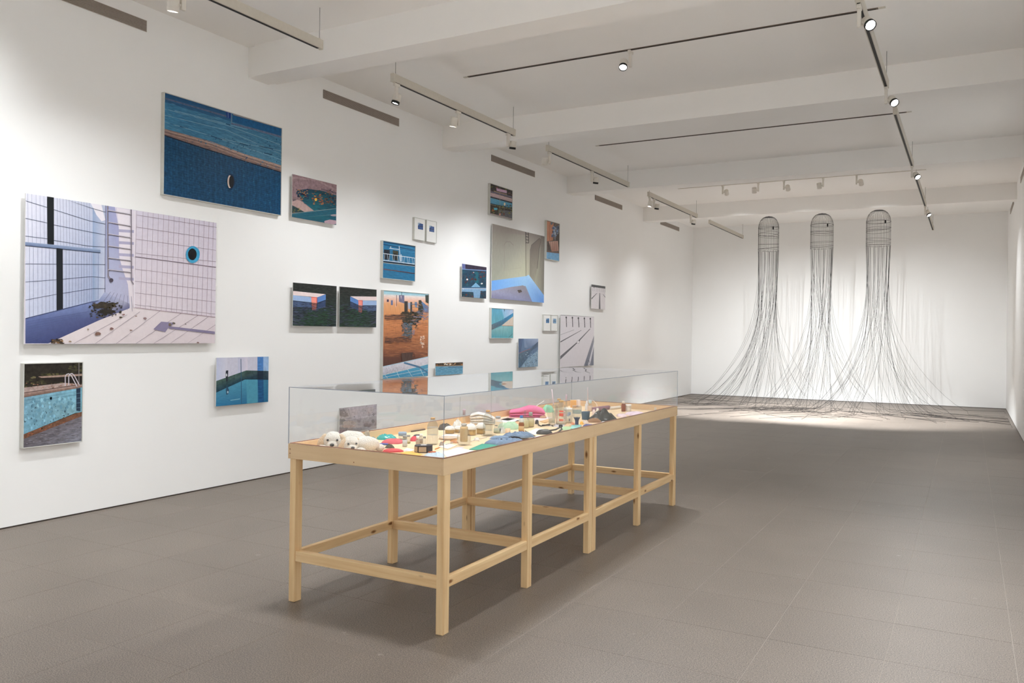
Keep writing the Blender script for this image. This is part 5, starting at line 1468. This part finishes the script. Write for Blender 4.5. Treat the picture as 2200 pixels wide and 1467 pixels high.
for bx, by, wp, hp, lab in ((965.5, 932, 21, 16, 'jar of yellow substance under white gauze, nearest the corner post of the cover'), (1011, 936, 23, 25, 'tall jar of yellow substance under puffed white gauze'), (1032.5, 933, 20, 24, 'jar of yellow substance under white gauze beside the second cork bottle'), (985, 930, 20, 14, 'low jar of yellow substance under gauze behind the tall-necked flask')):
    vessel('gauze_jar', lab, 'jar', bx, by, wp, hp, JAR, None, ((224, 182, 104), 0.5), None, [('gauze_cover', GZ, gauze)])
lump('gauze_heap', 'crumpled heap of white gauze with a raised corner', 'gauze', 982, 921, 22, 13, 0.07, (238, 234, 226), 18, 2.4, 0.5, 4)
vessel('glass_dish', 'shallow clear dish with beige residue and gauze', 'dish', 962, 946, 44, 9, DISH, M['vessel_thin'], ((222, 190, 160), 0.5))
lump('gauze_pad', 'white gauze pad lying on the shallow dish', 'gauze', 968, 938, 40, 3, 0.08, (238, 236, 234), 19, 3.0, 0.3)
# flask with tall neck
FL = [(0.55, 0.0), (0.90, 0.03), (1.0, 0.09), (1.0, 0.22), (0.86, 0.30), (0.66, 0.42), (0.46, 0.50), (0.30, 0.54)]
vessel('necked_flask', 'clear flask with a tall rose-tipped neck on a wide glass base', 'flask', 995.5, 958, 30, 78, FL, M['vessel'], None, None,
       [('inner_glass', [(0.52, 0.10), (0.56, 0.14), (0.56, 0.48), (0.5, 0.52)], cm((226, 192, 140), 0.25)), ('collar', [(0.34, 0.54), (0.40, 0.555), (0.40, 0.585), (0.3, 0.60)], cm((196, 192, 186), 0.25)), ('neck', [(0.20, 0.58), (0.17, 0.72), (0.22, 0.98)], M['vessel_thin']), ('tip', [(0.19, 0.84), (0.22, 0.97), (0.24, 1.0)], cm((206, 184, 196), 0.3))])
rod('glass_pipette', 'thin upright glass pipette behind the tall-necked flask', 'pipette', [(987, 922, 0.0), (987.5, 922, 0.12), (988, 922, 0.24)], 0.003, M['vessel_thin'])
# ---- towels
t = thing('striped_towel', 'pile of folded white towels with grey stripes', 'towel', (*spot_on(1034, 908, 0.18)[0], ZF))
stw = wood('striped_towel_weave', 1, (240, 234, 226), (206, 200, 194), False, 1.6)
stack_later = (t, stw)
vessel('cork_bottle', 'tall clear bottle with a cork, standing by the striped towels', 'bottle', 1047.5, 936, 21, 54, COKE, None, None, ((206, 158, 96), 0.42, 0.93, 1.0), [('label_band', [(1.006, 0.2), (1.014, 0.4), (1.006, 0.6)], M['vessel_thin'])])
vessel('saucer', 'clear shallow saucer under the tall cork bottle', 'saucer', 1049, 938.5, 34, 3, [(0.8, 0), (1, 0.6), (1, 1)], M['vessel_thin'])
vessel('medicine_bottle', 'square-shouldered clear bottle with a grey cap and dark marks', 'bottle', 1069.5, 931, 20, 36, [(0.94, 0), (1, 0.05), (1, 0.66), (0.86, 0.78), (0.55, 0.86)], None, ((206, 210, 186), 0.25), ((170, 172, 176), 0.55, 0.86, 1.0))
t_mb = bpy.data.objects['medicine_bottle']
pm_, mm_ = spot_on(1069.5, 931); rm_, hm_ = 10 * mm_, 36 * mm_; pm_ = pm_ + F2 * rm_
patch(t_mb, 'print_mark', pm_, rm_, hm_, -40, -5, 0.44, 0.49, cm((70, 76, 86))); patch(t_mb, 'dark_tag', pm_, rm_, hm_, 22, 36, 0.12, 0.30, cm((62, 74, 100)))
rod('glass_rod', 'long thin glass rod standing up from the tall cork bottle', 'glass rod', [(1054.5, 934, 0.02), (1054.5, 934, 0.20), (1054.5, 934, 0.36)], 0.0022, M['vessel_thin'])
lump('green_cloth', 'mint green cloth crumpled behind the amber bottle', 'cloth', 1097, 923, 38, 11, 0.20, (176, 206, 172), 22, 3.0, 0.35, 4)
lump('pale_cloth', 'pale mint cloth with dark crease behind the square-shouldered bottle', 'cloth', 1082, 920, 24, 8, 0.12, (198, 216, 190), 23, 2.6, 0.4)
vessel('plaster_cup', 'tiny cream cup in front of the mint cloth', 'cup', 1091, 932, 11, 11, [(0.92, 0), (1, 0.1), (1, 1.0), (0.8, 1.0), (0.78, 0.7)], cm((236, 206, 172)))
flat('white_leaflet', 'white leaflet with faint print behind the pink towel', 'paper', [(1062, 905), (1090, 898), (1125, 902), (1096, 909)], (232, 226, 222))
# denim pouch
t = thing('denim_pouch', 'folded blue denim cloth with dark creases along the aisle side', 'cloth', (*spot_on(1098, 957, 0.24)[0], ZF))
dn = simple('washed_denim', (124, 146, 172), 0.9, 0, 0.25, 40.0, 0.5)
lump('lower_layer', '', '', 1090, 957, 84, 8, 0.17, (110, 130, 156), 24, 3.4, 0.55, 5, 0.9, 0.5, t, mat=dn, rot=0.42, flatp=9, nr=22, na=80)
o = lump('upper_layer', '', '', 1114, 946, 66, 7, 0.13, (128, 150, 176), 25, 3.0, 0.75, 6, 0.9, 0.5, t, mat=dn, rot=0.45, flatp=8, nr=22, na=80); o.location.z += 0.016
lump('crease', '', '', 1074, 953, 46, 9, 0.016, (40, 46, 60), 28, 2.2, 0.2, 3, 0.9, 0.2, t, rot=0.2)  # dark lump: shade of the fold put into its colour
o = lump('pocket_flap', '', '', 1074, 950, 44, 5, 0.07, (128, 150, 176), 26, 4.0, 0.25, 4, 0.9, 0.5, t, mat=dn, rot=0.4, flatp=6); o.location.z += 0.020
lump('crease', '', '', 1104, 949, 40, 10, 0.02, (34, 36, 48), 27, 2.2, 0.2, 3, 0.9, 0.2, t, rot=0.25)  # second dark lump, fold shade by colour again
flat('white_card', 'white card peeping out from under the denim cloth', 'card', [(1130, 946), (1156, 936), (1182, 939.5), (1160, 945)], (228, 232, 240))
# ---- middle bottles
AMB = [(0.92, 0), (1, 0.03), (1, 0.50), (0.86, 0.56), (0.6, 0.60), (0.6, 0.64)]
amber = simple('amber_glass', (150, 86, 36), 0.12, 0, 0.2, 20)
vessel('amber_bottle', 'amber bottle with white neck and blue cap beside the mint cloth', 'bottle', 1120, 929, 12, 36, AMB, amber, None, ((62, 118, 186), 0.55, 0.84, 1.0), [('neck_band', [(0.82, 0.60), (0.88, 0.64), (0.86, 0.82), (0.6, 0.85)], cm((222, 226, 216))), ('label', [(1.02, 0.10), (1.03, 0.2), (1.02, 0.38)], cm((206, 170, 120)))])
vessel('oil_bottle', 'clear round bottle of yellow oil with a tall slim neck', 'bottle', 1128, 920, 17, 40, [(0.93, 0), (1, 0.05), (1, 0.46), (0.7, 0.56), (0.28, 0.64), (0.26, 0.94)], None, ((232, 214, 158), 0.44))
vessel('oil_bottle', 'clear bottle of yellow oil with a grey glass stopper', 'bottle', 1140, 918, 16, 32, [(0.93, 0), (1, 0.05), (1, 0.58), (0.72, 0.66), (0.42, 0.72), (0.42, 0.76)], None, ((230, 208, 150), 0.54), ((156, 158, 150), 0.5, 0.76, 1.0))
# @STACK
# pink towel: layers folded over each other
def stack(parent, bx, by, wpx, dm, tops, mats, seed, rot=0.0, inset=0.02):
    """tops: list of layers, each a list of (u in -1..1, height in px) along the width"""
    p, m = spot_on(bx, by, dm)
    hw, hd = wpx / 2 * m, dm / 2
    cr, sr = math.cos(rot), math.sin(rot)
    low = [(-1, 0.0), (1, 0.0)]
    for li, top in enumerate(tops):
        mb = MB()
        NU, NV = 22, 9
        us = [-1 + 2 * i / NU for i in range(NU + 1)]
        def hgt(cv, u): return float(np.interp(u, [c[0] for c in cv], [c[1] for c in cv])) * m
        ins = 1 - inset * (li % 2)
        rows = []
        for j in range(NV + 1):
            v = -1 + 2 * j / NV
            loop = []
            for side in (1, 0):
                seq = us if side else us[::-1]
                for u in seq:
                    lo_, hi_ = hgt(low, u), hgt(top, u)
                    mid, th = (lo_ + hi_) / 2, (hi_ - lo_) / 2 * 0.96
                    e = min(1.0, (1 - abs(u)) / 0.10) ; e2 = min(1.0, (1 - abs(v)) / 0.16)
                    rr = math.sqrt(max(0.02, 1 - (1 - e) ** 2)) * math.sqrt(max(0.02, 1 - (1 - e2) ** 2))
                    wv = 0.06 * noise.noise(Vector((u * 3 + seed, v * 3, li * 5.0))) * th
                    z = mid + (th * rr + wv) * (1 if side else -1)
                    X = u * hw * ins + 0.01 * noise.noise(Vector((v * 2, li, seed))); Y = v * hd * ins
                    X, Y = X * cr - Y * sr, X * sr + Y * cr
                    w2 = p + R2 * X + F2 * Y
                    w2[0] = min(max(w2[0], TX0 + AT + 0.004), TX1 - AT - 0.004)
                    loop.append((w2[0], w2[1], ZF + max(0.0004, z)))
            rows.append(loop)
        n = len(rows[0])
        for r_ in rows: mb.v += r_
        for j in range(NV):
            for i in range(n):
                k = (i + 1) % n
                mb.f.append((j * n + i, j * n + k, (j + 1) * n + k, (j + 1) * n + i)); mb.m.append(0); mb.sm.append(True)
        mb.f.append(tuple(range(n))[::-1]); mb.m.append(0); mb.sm.append(False)
        mb.f.append(tuple(range(NV * n, NV * n + n))); mb.m.append(0); mb.sm.append(False)
        mb.build('fold', mats[li % len(mats)], parent)
        low = top
stack(stack_later[0], 1036, 912, 54, 0.17, [[(-1, 5), (0, 6), (1, 4)], [(-1, 11), (0, 12), (1, 8)], [(-1, 16), (-0.3, 20), (0.4, 17), (1, 10)], [(-1, 20), (-0.4, 24), (0.4, 20), (1, 12)]], [stack_later[1]], 7)
t = thing('pink_towel', 'thick folded pink towel at the rim', 'towel', (*spot_on(1133, 898, 0.20)[0], ZF))
pk = cm((226, 120, 160), 0.95, 0.10, 80, 0.5); pk2 = cm((206, 98, 142), 0.95, 0.1, 80, 0.5)
stack(t, 1133, 897.5, 78, 0.20, [[(-1, 3), (0, 4), (1, 4)], [(-1, 8), (0, 10), (0.5, 10), (1, 7)], [(-1, 13), (-0.4, 17), (0.1, 24), (0.5, 23), (0.85, 18), (1, 12)]], [pk2, pk, pk], 3)
rod('drinking_straw', 'white bent straw leaning on the pink towel', 'straw', [(1162, 893, 0.0), (1152, 887, 0.06), (1150, 880, 0.085)], 0.0035, cm((238, 232, 228), 0.4))
lump('green_bag', 'mint green rolled bag against the rim behind the pink towel', 'bag', 1178, 886, 26, 13, 0.12, (150, 216, 178), 33, 3.0, 0.2)
flat('pale_leaflets', 'pale leaflets spread behind the black ladle', 'paper', [(1140, 903), (1158, 893), (1186, 897), (1172, 905)], (228, 216, 216))
flat('brown_card', 'tan cardboard slip near the black ladle', 'card', [(1160, 906), (1182, 900), (1190, 903), (1170, 909)], (216, 172, 118), 0.006)
# black ladle
t = thing('ladle', 'small black ladle with twisted handle and coiled cord', 'ladle', (*spot_on(1154, 910)[0], ZF))
lump('bowl', '', '', 1153.5, 911, 9, 9, 0.03, (70, 64, 64), 35, 2.0, 0.05, 2, 0.4, 0.1, t)
rod('handle', '', '', [(1155, 911, 0.012), (1157, 915, 0.004), (1162, 916.5, 0.0), (1172, 914.5, 0.0), (1182, 914, 0.0)], 0.005, cm((60, 54, 52), 0.5), None, t)
rod('cord', '', '', [(1165, 916, 0.006), (1172, 917, 0.01), (1178, 915, 0.008), (1184, 914.5, 0.0), (1188, 916.5, 0.0)], 0.0045, cm((58, 52, 48), 0.6), None, t)
# dark goggles
t = thing('rubber_mask', 'dark grey rubber mask with strap along the aisle side', 'mask', (*spot_on(1175, 935, 0.1)[0], ZF))
lump('mask_body', '', '', 1170, 933.5, 38, 9, 0.10, (68, 66, 62), 36, 2.2, 0.12, 2, 0.5, 0.15, t, rot=0.35)
rod('strap', '', '', [(1180, 932, 0.018), (1194, 928.5, 0.014), (1205, 924.5, 0.02), (1207, 926, 0.008), (1198, 931, 0.0), (1183, 935, 0.0)], 0.006, cm((52, 52, 52), 0.5), None, t)
rod('buckle', '', '', [(1202, 924.5, 0.022), (1207, 924, 0.022)], 0.010, cm((44, 46, 50), 0.4), None, t)
flat('white_sheet', 'white sheet of paper beneath the rubber mask', 'paper', [(1128, 931), (1152, 920.5), (1178, 923), (1150, 934)], (238, 240, 242))
flat('grey_card', 'grey card between the ladle and the green card', 'card', [(1178, 915), (1196, 910), (1224, 914), (1208, 919)], (206, 200, 204))
flat('green_card', 'light green card by the blue-footed glass', 'card', [(1202, 923), (1216, 913), (1240, 915.5), (1232, 927)], (176, 206, 158), 0.003)
flat('soap_bar', 'rounded turquoise soap bar along the aisle side', 'soap', [(1226, 924), (1228, 918), (1240, 915.5), (1249, 917), (1246, 921), (1233, 926)], (150, 216, 206), 0.016, 0.4)
# ---- glass cluster
vessel('decanter', 'ribbed clear decanter with a leaning rose-tipped stopper rod', 'decanter', 1186, 914, 24, 44, [(0.55, 0), (0.6, 0.08), (0.6, 0.3), (0.7, 0.36), (1.0, 0.62), (1.05, 0.86), (0.9, 0.96), (0.95, 1.0)], None, ((232, 206, 168), 0.28))
rod('stopper_rod', 'pale rose glass rod leaning out of the ribbed decanter', 'glass rod', [(1189, 906, 0.13), (1187, 905, 0.19), (1184.5, 904, 0.255)], 0.0055, cm((206, 186, 190), 0.3))
t, p, r, h = vessel('label_bottle', 'clear bottle with orange-red label blocks', 'bottle', 1206, 913, 24, 52, [(0.93, 0), (1, 0.03), (1, 0.64), (0.8, 0.76), (0.42, 0.88), (0.4, 0.95)], None, ((236, 214, 180), 0.12), ((200, 160, 96), 0.42, 0.93, 1.0))
for z0, z1, c in ((0.16, 0.25, (238, 120, 84)), (0.36, 0.49, (232, 84, 54)), (0.53, 0.60, (236, 98, 66))):
    patch(t, 'label_block', p, r, h, -20, 22, z0, z1, cm(c))
    patch(t, 'label_side', p, r, h, 26, 48, z0 + 0.01, z1 - 0.01, cm((222, 176, 176)))
patch(t, 'label_stripe', p, r, h, -62, -54, 0.12, 0.58, cm((232, 170, 150))); patch(t, 'label_stripe', p, r, h, -46, -40, 0.12, 0.58, cm((236, 190, 176)))
vessel('cork_bottle', 'clear corked bottle half hidden behind the orange-labelled bottle', 'bottle', 1201, 893, 17, 36, COKE, None, None, ((206, 164, 100), 0.44, 0.92, 1.0))
vessel('measuring_flask', 'clear conical flask with a tall narrow rosy neck', 'flask', 1217, 897, 22, 48, [(0.95, 0), (1, 0.04), (0.5, 0.42), (0.2, 0.52), (0.16, 1.0)], None, None, None, [('tip', [(0.17, 0.78), (0.19, 0.9), (0.2, 1.01)], cm((206, 184, 196), 0.3))])
vessel('striped_jar', 'white jar with blue diagonal stripes and dark tag', 'jar', 1221, 909, 19, 32, [(0.93, 0), (1, 0.05), (1, 0.8), (0.9, 0.86)], None, ((236, 222, 198), 0.5), ((236, 234, 228), 0.9, 0.84, 1.0))
t_sj = bpy.data.objects['striped_jar']
pj, mj = spot_on(1221, 909); rj, hj = 9.5 * mj, 32 * mj; pj = pj + F2 * rj
for k in range(3): patch(t_sj, 'blue_stripe', pj, rj, hj, -6 + 16 * k, 4 + 16 * k, 0.46 + 0.05 * k, 0.74, cm((112, 146, 190)))
patch(t_sj, 'dark_tag', pj, rj, hj, 10, 26, 0.14, 0.30, cm((96, 106, 120)))
t, p, r, h = vessel('blue_footed_glass', 'goblet with clear bowl on a dark blue foot', 'goblet', 1240, 917.5, 20, 46, [(0.50, 0.0), (0.42, 0.04), (0.38, 0.25), (0.55, 0.36), (0.80, 0.44)], simple('cobalt_glass', (40, 48, 92), 0.12, 0, 0.1, 20), None, None,
                    [('bowl', [(0.80, 0.44), (0.95, 0.50), (1.0, 0.60), (1.0, 0.98)], M['vessel'])])
MB().lathe([(0.93 * r, 0.62 * h), (0.95 * r, 0.78 * h)], 22, 0, (p[0], p[1], ZF), True).build('water', glass('blue_water', (0.62, 0.74, 0.80), 1.33), t)
lump('metal_bits', 'small heap of orange and clear plastic bits near the blue-footed glass', 'plastic bits', 1222, 917, 22, 4, 0.05, (232, 190, 150), 40, 2.2, 0.7, 7, 0.3)
lump('crystal_heap', 'small heap of clear beads beside the blue-footed glass', 'beads', 1258, 911, 16, 5, 0.05, (226, 206, 192), 41, 2.2, 0.7, 7, 0.25)
vessel('blue_cup', 'dark blue straight-sided cup behind the goblet', 'cup', 1259, 902, 19, 17, [(0.84, 0), (0.86, 0.05), (1.0, 0.94), (1.03, 1.0), (0.95, 1.0), (0.9, 0.9)], simple('navy_enamel', (48, 86, 112), 0.35))
lump('blue_cloth', 'dark blue cloth strip in front of the black plastic bag', 'cloth', 1266, 916.5, 26, 4, 0.07, (72, 88, 150), 42, 3.0, 0.2, 3, rot=0.3)
lump('black_bag', 'crumpled black plastic bag with a brown underside', 'plastic bag', 1297, 906, 66, 19, 0.17, (54, 54, 50), 43, 2.1, 0.5, 2.2, 0.22, 0.25, skew=0.0, rot=0.15, flatp=1.6)
lump('paper_bag', 'brown paper bag flattened beside the black plastic bag', 'paper bag', 1278, 908, 30, 7, 0.08, (150, 112, 78), 44, 3.0, 0.3)
flat('white_card', 'white card edge in front of the black plastic bag', 'card', [(1285, 910), (1296, 905), (1314, 903.5), (1304, 908)], (232, 230, 228), 0.003)
# ---- far end
vessel('white_tube', 'plain white upright tube by the far rim', 'tube', 1243, 875, 9, 16, [(0.96, 0), (1, 0.05), (1, 0.97), (0.9, 1.0), (0.05, 1.0)], cm((240, 226, 216)))
p, m = spot_on(1232, 876, 0.05)
q = [p + R2 * a * 0.028 + F2 * b * 0.025 for a, b in ((-1, -1), (1, -1), (1, 1), (-1, 1))]
tag(MB().prism(q, ZF, ZF + 16 * m).build('orange_box', cm((232, 178, 104)), None, (p[0], p[1], ZF)), 'small upright orange-tan box by the far rim', 'box')
vessel('dropper_bottle', 'white bottle with a slim tip beside the clear-topped one', 'bottle', 1261, 881, 8, 20, [(0.9, 0), (1, 0.05), (1, 0.6), (0.5, 0.72), (0.4, 0.98), (0.05, 1.0)], cm((232, 230, 232)))
vessel('spray_bottle', 'peach bottle with a clear blue neck and rosy pipette', 'bottle', 1268, 884, 11, 24, [(0.92, 0), (1, 0.05), (1, 0.55), (0.6, 0.66), (0.5, 0.98)], M['vessel_thin'], ((238, 206, 180), 0.5), ((186, 210, 216), 0.6, 0.72, 1.0))
rod('pipette', 'slender rosy pipette standing behind the peach bottle', 'pipette', [(1263, 877, 0.03), (1262.5, 877, 0.12), (1262, 877, 0.2)], 0.004, cm((214, 192, 192), 0.3))
rod('purple_roll', 'mauve rolled cloth lying by the far rim', 'roll', [(1274, 884, 0), (1288, 882, 0), (1308, 879.5, 0)], 0.020, cm((150, 112, 124), 0.9))
rod('paper_roll', 'rolled white paper lying by the far rim', 'paper', [(1311, 880, 0), (1332, 877.5, 0)], 0.014, cm((240, 234, 224), 0.8))
rod('thin_stick', 'thin pale stick leaning at the far rim', 'stick', [(1284, 884, 0.0), (1282, 878, 0.04), (1280, 872, 0.07)], 0.003, cm((232, 214, 196), 0.6))
vessel('amber_vial', 'small reddish amber vial with white cap at the far end', 'vial', 1340, 884, 9, 22, [(0.92, 0), (1, 0.03), (1, 0.68), (0.7, 0.76)], simple('red_amber_glass', (142, 72, 44), 0.15), None, ((242, 232, 220), 0.62, 0.76, 1.0))
vessel('white_jar', 'squat white lidded jar beside the reddish vial', 'jar', 1351, 884, 12, 15, [(0.95, 0), (1, 0.05), (1, 0.66)], cm((236, 230, 222)), None, ((240, 238, 234), 1.02, 0.68, 1.0))
lump('patterned_cloth', 'white cloth with pink pattern at the far end along the aisle side', 'cloth', 1372, 894.5, 42, 6, 0.26, (232, 208, 220), 50, 3.0, 0.3, 4, rot=0.3, mat=simple('pink_floral', (236, 208, 220), 0.9, 0, 0.30, 28.0, 0.3))
lump('patterned_cloth', 'small white and pink cloth between the black bag and the squat jar', 'cloth', 1338, 896.5, 22, 5, 0.16, (240, 216, 220), 51, 2.6, 0.4, mat=simple('red_floral', (240, 206, 210), 0.9, 0, 0.35, 34.0, 0.3))
vessel('thimble', 'tiny clear thimble alone near the far corner', 'thimble', 1428, 877, 5, 6, [(1, 0), (0.9, 0.5), (0.7, 1.0)], cm((232, 230, 226)))
# ---- small scattered bits in the middle
for k, (pts, c, lab) in enumerate(((((948, 952), (956, 948)), (222, 150, 96), 'thin orange wire clip near the corner post'), (((958, 956), (974, 951.5)), (196, 186, 176), 'thin steel clip in front of the shallow dish'), (((968, 948), (982, 945)), (232, 162, 92), 'thin orange clip beside the flask base'), (((1012, 949), (1022, 944), (1030, 948)), (236, 226, 216), 'bent pale tube lying beside the flask'), (((935, 966), (944, 962)), (232, 158, 84), 'short orange stub by the black block'), (((1030, 943), (1046, 940)), (240, 228, 214), 'short pale tube in front of the tall cork bottle'), (((1150, 938), (1128, 926)), (120, 108, 96), 'thin dark stick behind the denim cloth'))):
    rod('small_clip', lab, 'clip', [(a_, b_, 0) for a_, b_ in pts], 0.0035, cm(c, 0.4))

# ---- more papers, wrappers and little things between the larger ones
flat('printed_card', 'pale pink printed card in front of the first corked bottle', 'card', [(935, 972), (948, 966), (968, 969), (954, 976)], (240, 214, 200), 0.0015)
flat('tissue_wrap', 'translucent white wrapper between the black block and the flask', 'wrapper', [(942, 960), (960, 953), (982, 957), (962, 965)], (236, 226, 214), 0.003)
flat('lilac_slip', 'narrow lilac paper slip behind the white sheet', 'paper', [(968, 966), (982, 961), (998, 960.5), (986, 966)], (212, 206, 220), 0.0015)
flat('kraft_slip', 'kraft paper slip between the mint cloth and the pink towel', 'paper', [(1100, 909), (1112, 903), (1132, 905), (1120, 911)], (222, 172, 126), 0.002)
flat('pink_slip', 'pale pink tissue sheet in front of the pink towel', 'tissue', [(1066, 901), (1096, 894), (1118, 897), (1092, 904)], (240, 206, 192), 0.002)
lump('cotton_ball', 'single cotton ball beside the pale tube', 'cotton ball', 1024, 947, 13, 6, 0.035, (238, 232, 224), 61, 2.0, 0.4, 4, 0.95, 0.8)
lump('cotton_ball', 'flattened cotton tuft near the tiny cream cup', 'cotton ball', 1058, 944, 18, 4, 0.05, (236, 226, 214), 62, 2.0, 0.5, 4, 0.95, 0.8)
lump('tangled_chain', 'small tangle of steel chain by the corner post', 'chain', 948, 958, 12, 5, 0.03, (176, 160, 146), 63, 2.0, 0.9, 9, 0.35, 0.3)
lump('bead_cluster', 'scatter of amber beads between flask and dish', 'beads', 976, 952, 18, 3, 0.03, (206, 140, 90), 64, 2.0, 0.9, 9, 0.3, 0.3)
lump('crumpled_wrapper', 'crumpled transparent wrapper behind the tiny cream cup', 'wrapper', 1078, 931, 18, 8, 0.05, (222, 222, 214), 65, 2.2, 0.8, 5, 0.2, 0.2)
lump('tan_pouch', 'small tan felt pouch lying by the black ladle', 'pouch', 1167, 899, 16, 5, 0.07, (186, 140, 112), 66, 2.6, 0.2)
lump('orange_sponge', 'little orange sponge piece at the goblet', 'sponge', 1230, 914, 12, 5, 0.03, (238, 156, 120), 67, 2.6, 0.4, 5, 0.95, 0.6)
lump('yellow_sponge', 'little yellow sponge piece at the goblet', 'sponge', 1250, 912, 9, 5, 0.025, (240, 186, 84), 68, 2.6, 0.4, 5, 0.95, 0.6)
vessel('shot_glass', 'small thick clear glass behind the orange-labelled bottle', 'glass', 1193, 900, 14, 18, [(0.8, 0), (0.84, 0.1), (1.0, 1.0)], None)
vessel('shot_glass', 'small clear glass in front of the ribbed decanter', 'glass', 1187, 915.5, 12, 17, [(0.85, 0), (0.88, 0.1), (1.0, 1.0)], M['vessel_thin'], ((236, 212, 182), 0.35))
vessel('tall_tumbler', 'tall clear tumbler between the goblet and the striped jar', 'glass', 1229, 906, 11, 28, [(0.85, 0), (0.88, 0.06), (1.0, 1.0)], M['vessel_thin'])
vessel('pill_bottle', 'little pink-white pill bottle beside the dark blue cup', 'bottle', 1276, 892, 7, 12, [(0.95, 0), (1, 0.05), (1, 0.7), (0.7, 0.74), (0.7, 1.0), (0.05, 1.0)], cm((236, 214, 206)))
vessel('pill_bottle', 'little cream pill bottle behind the black plastic bag', 'bottle', 1284, 890, 7, 13, [(0.95, 0), (1, 0.05), (1, 0.7), (0.7, 0.74), (0.7, 1.0), (0.05, 1.0)], cm((236, 226, 206)))
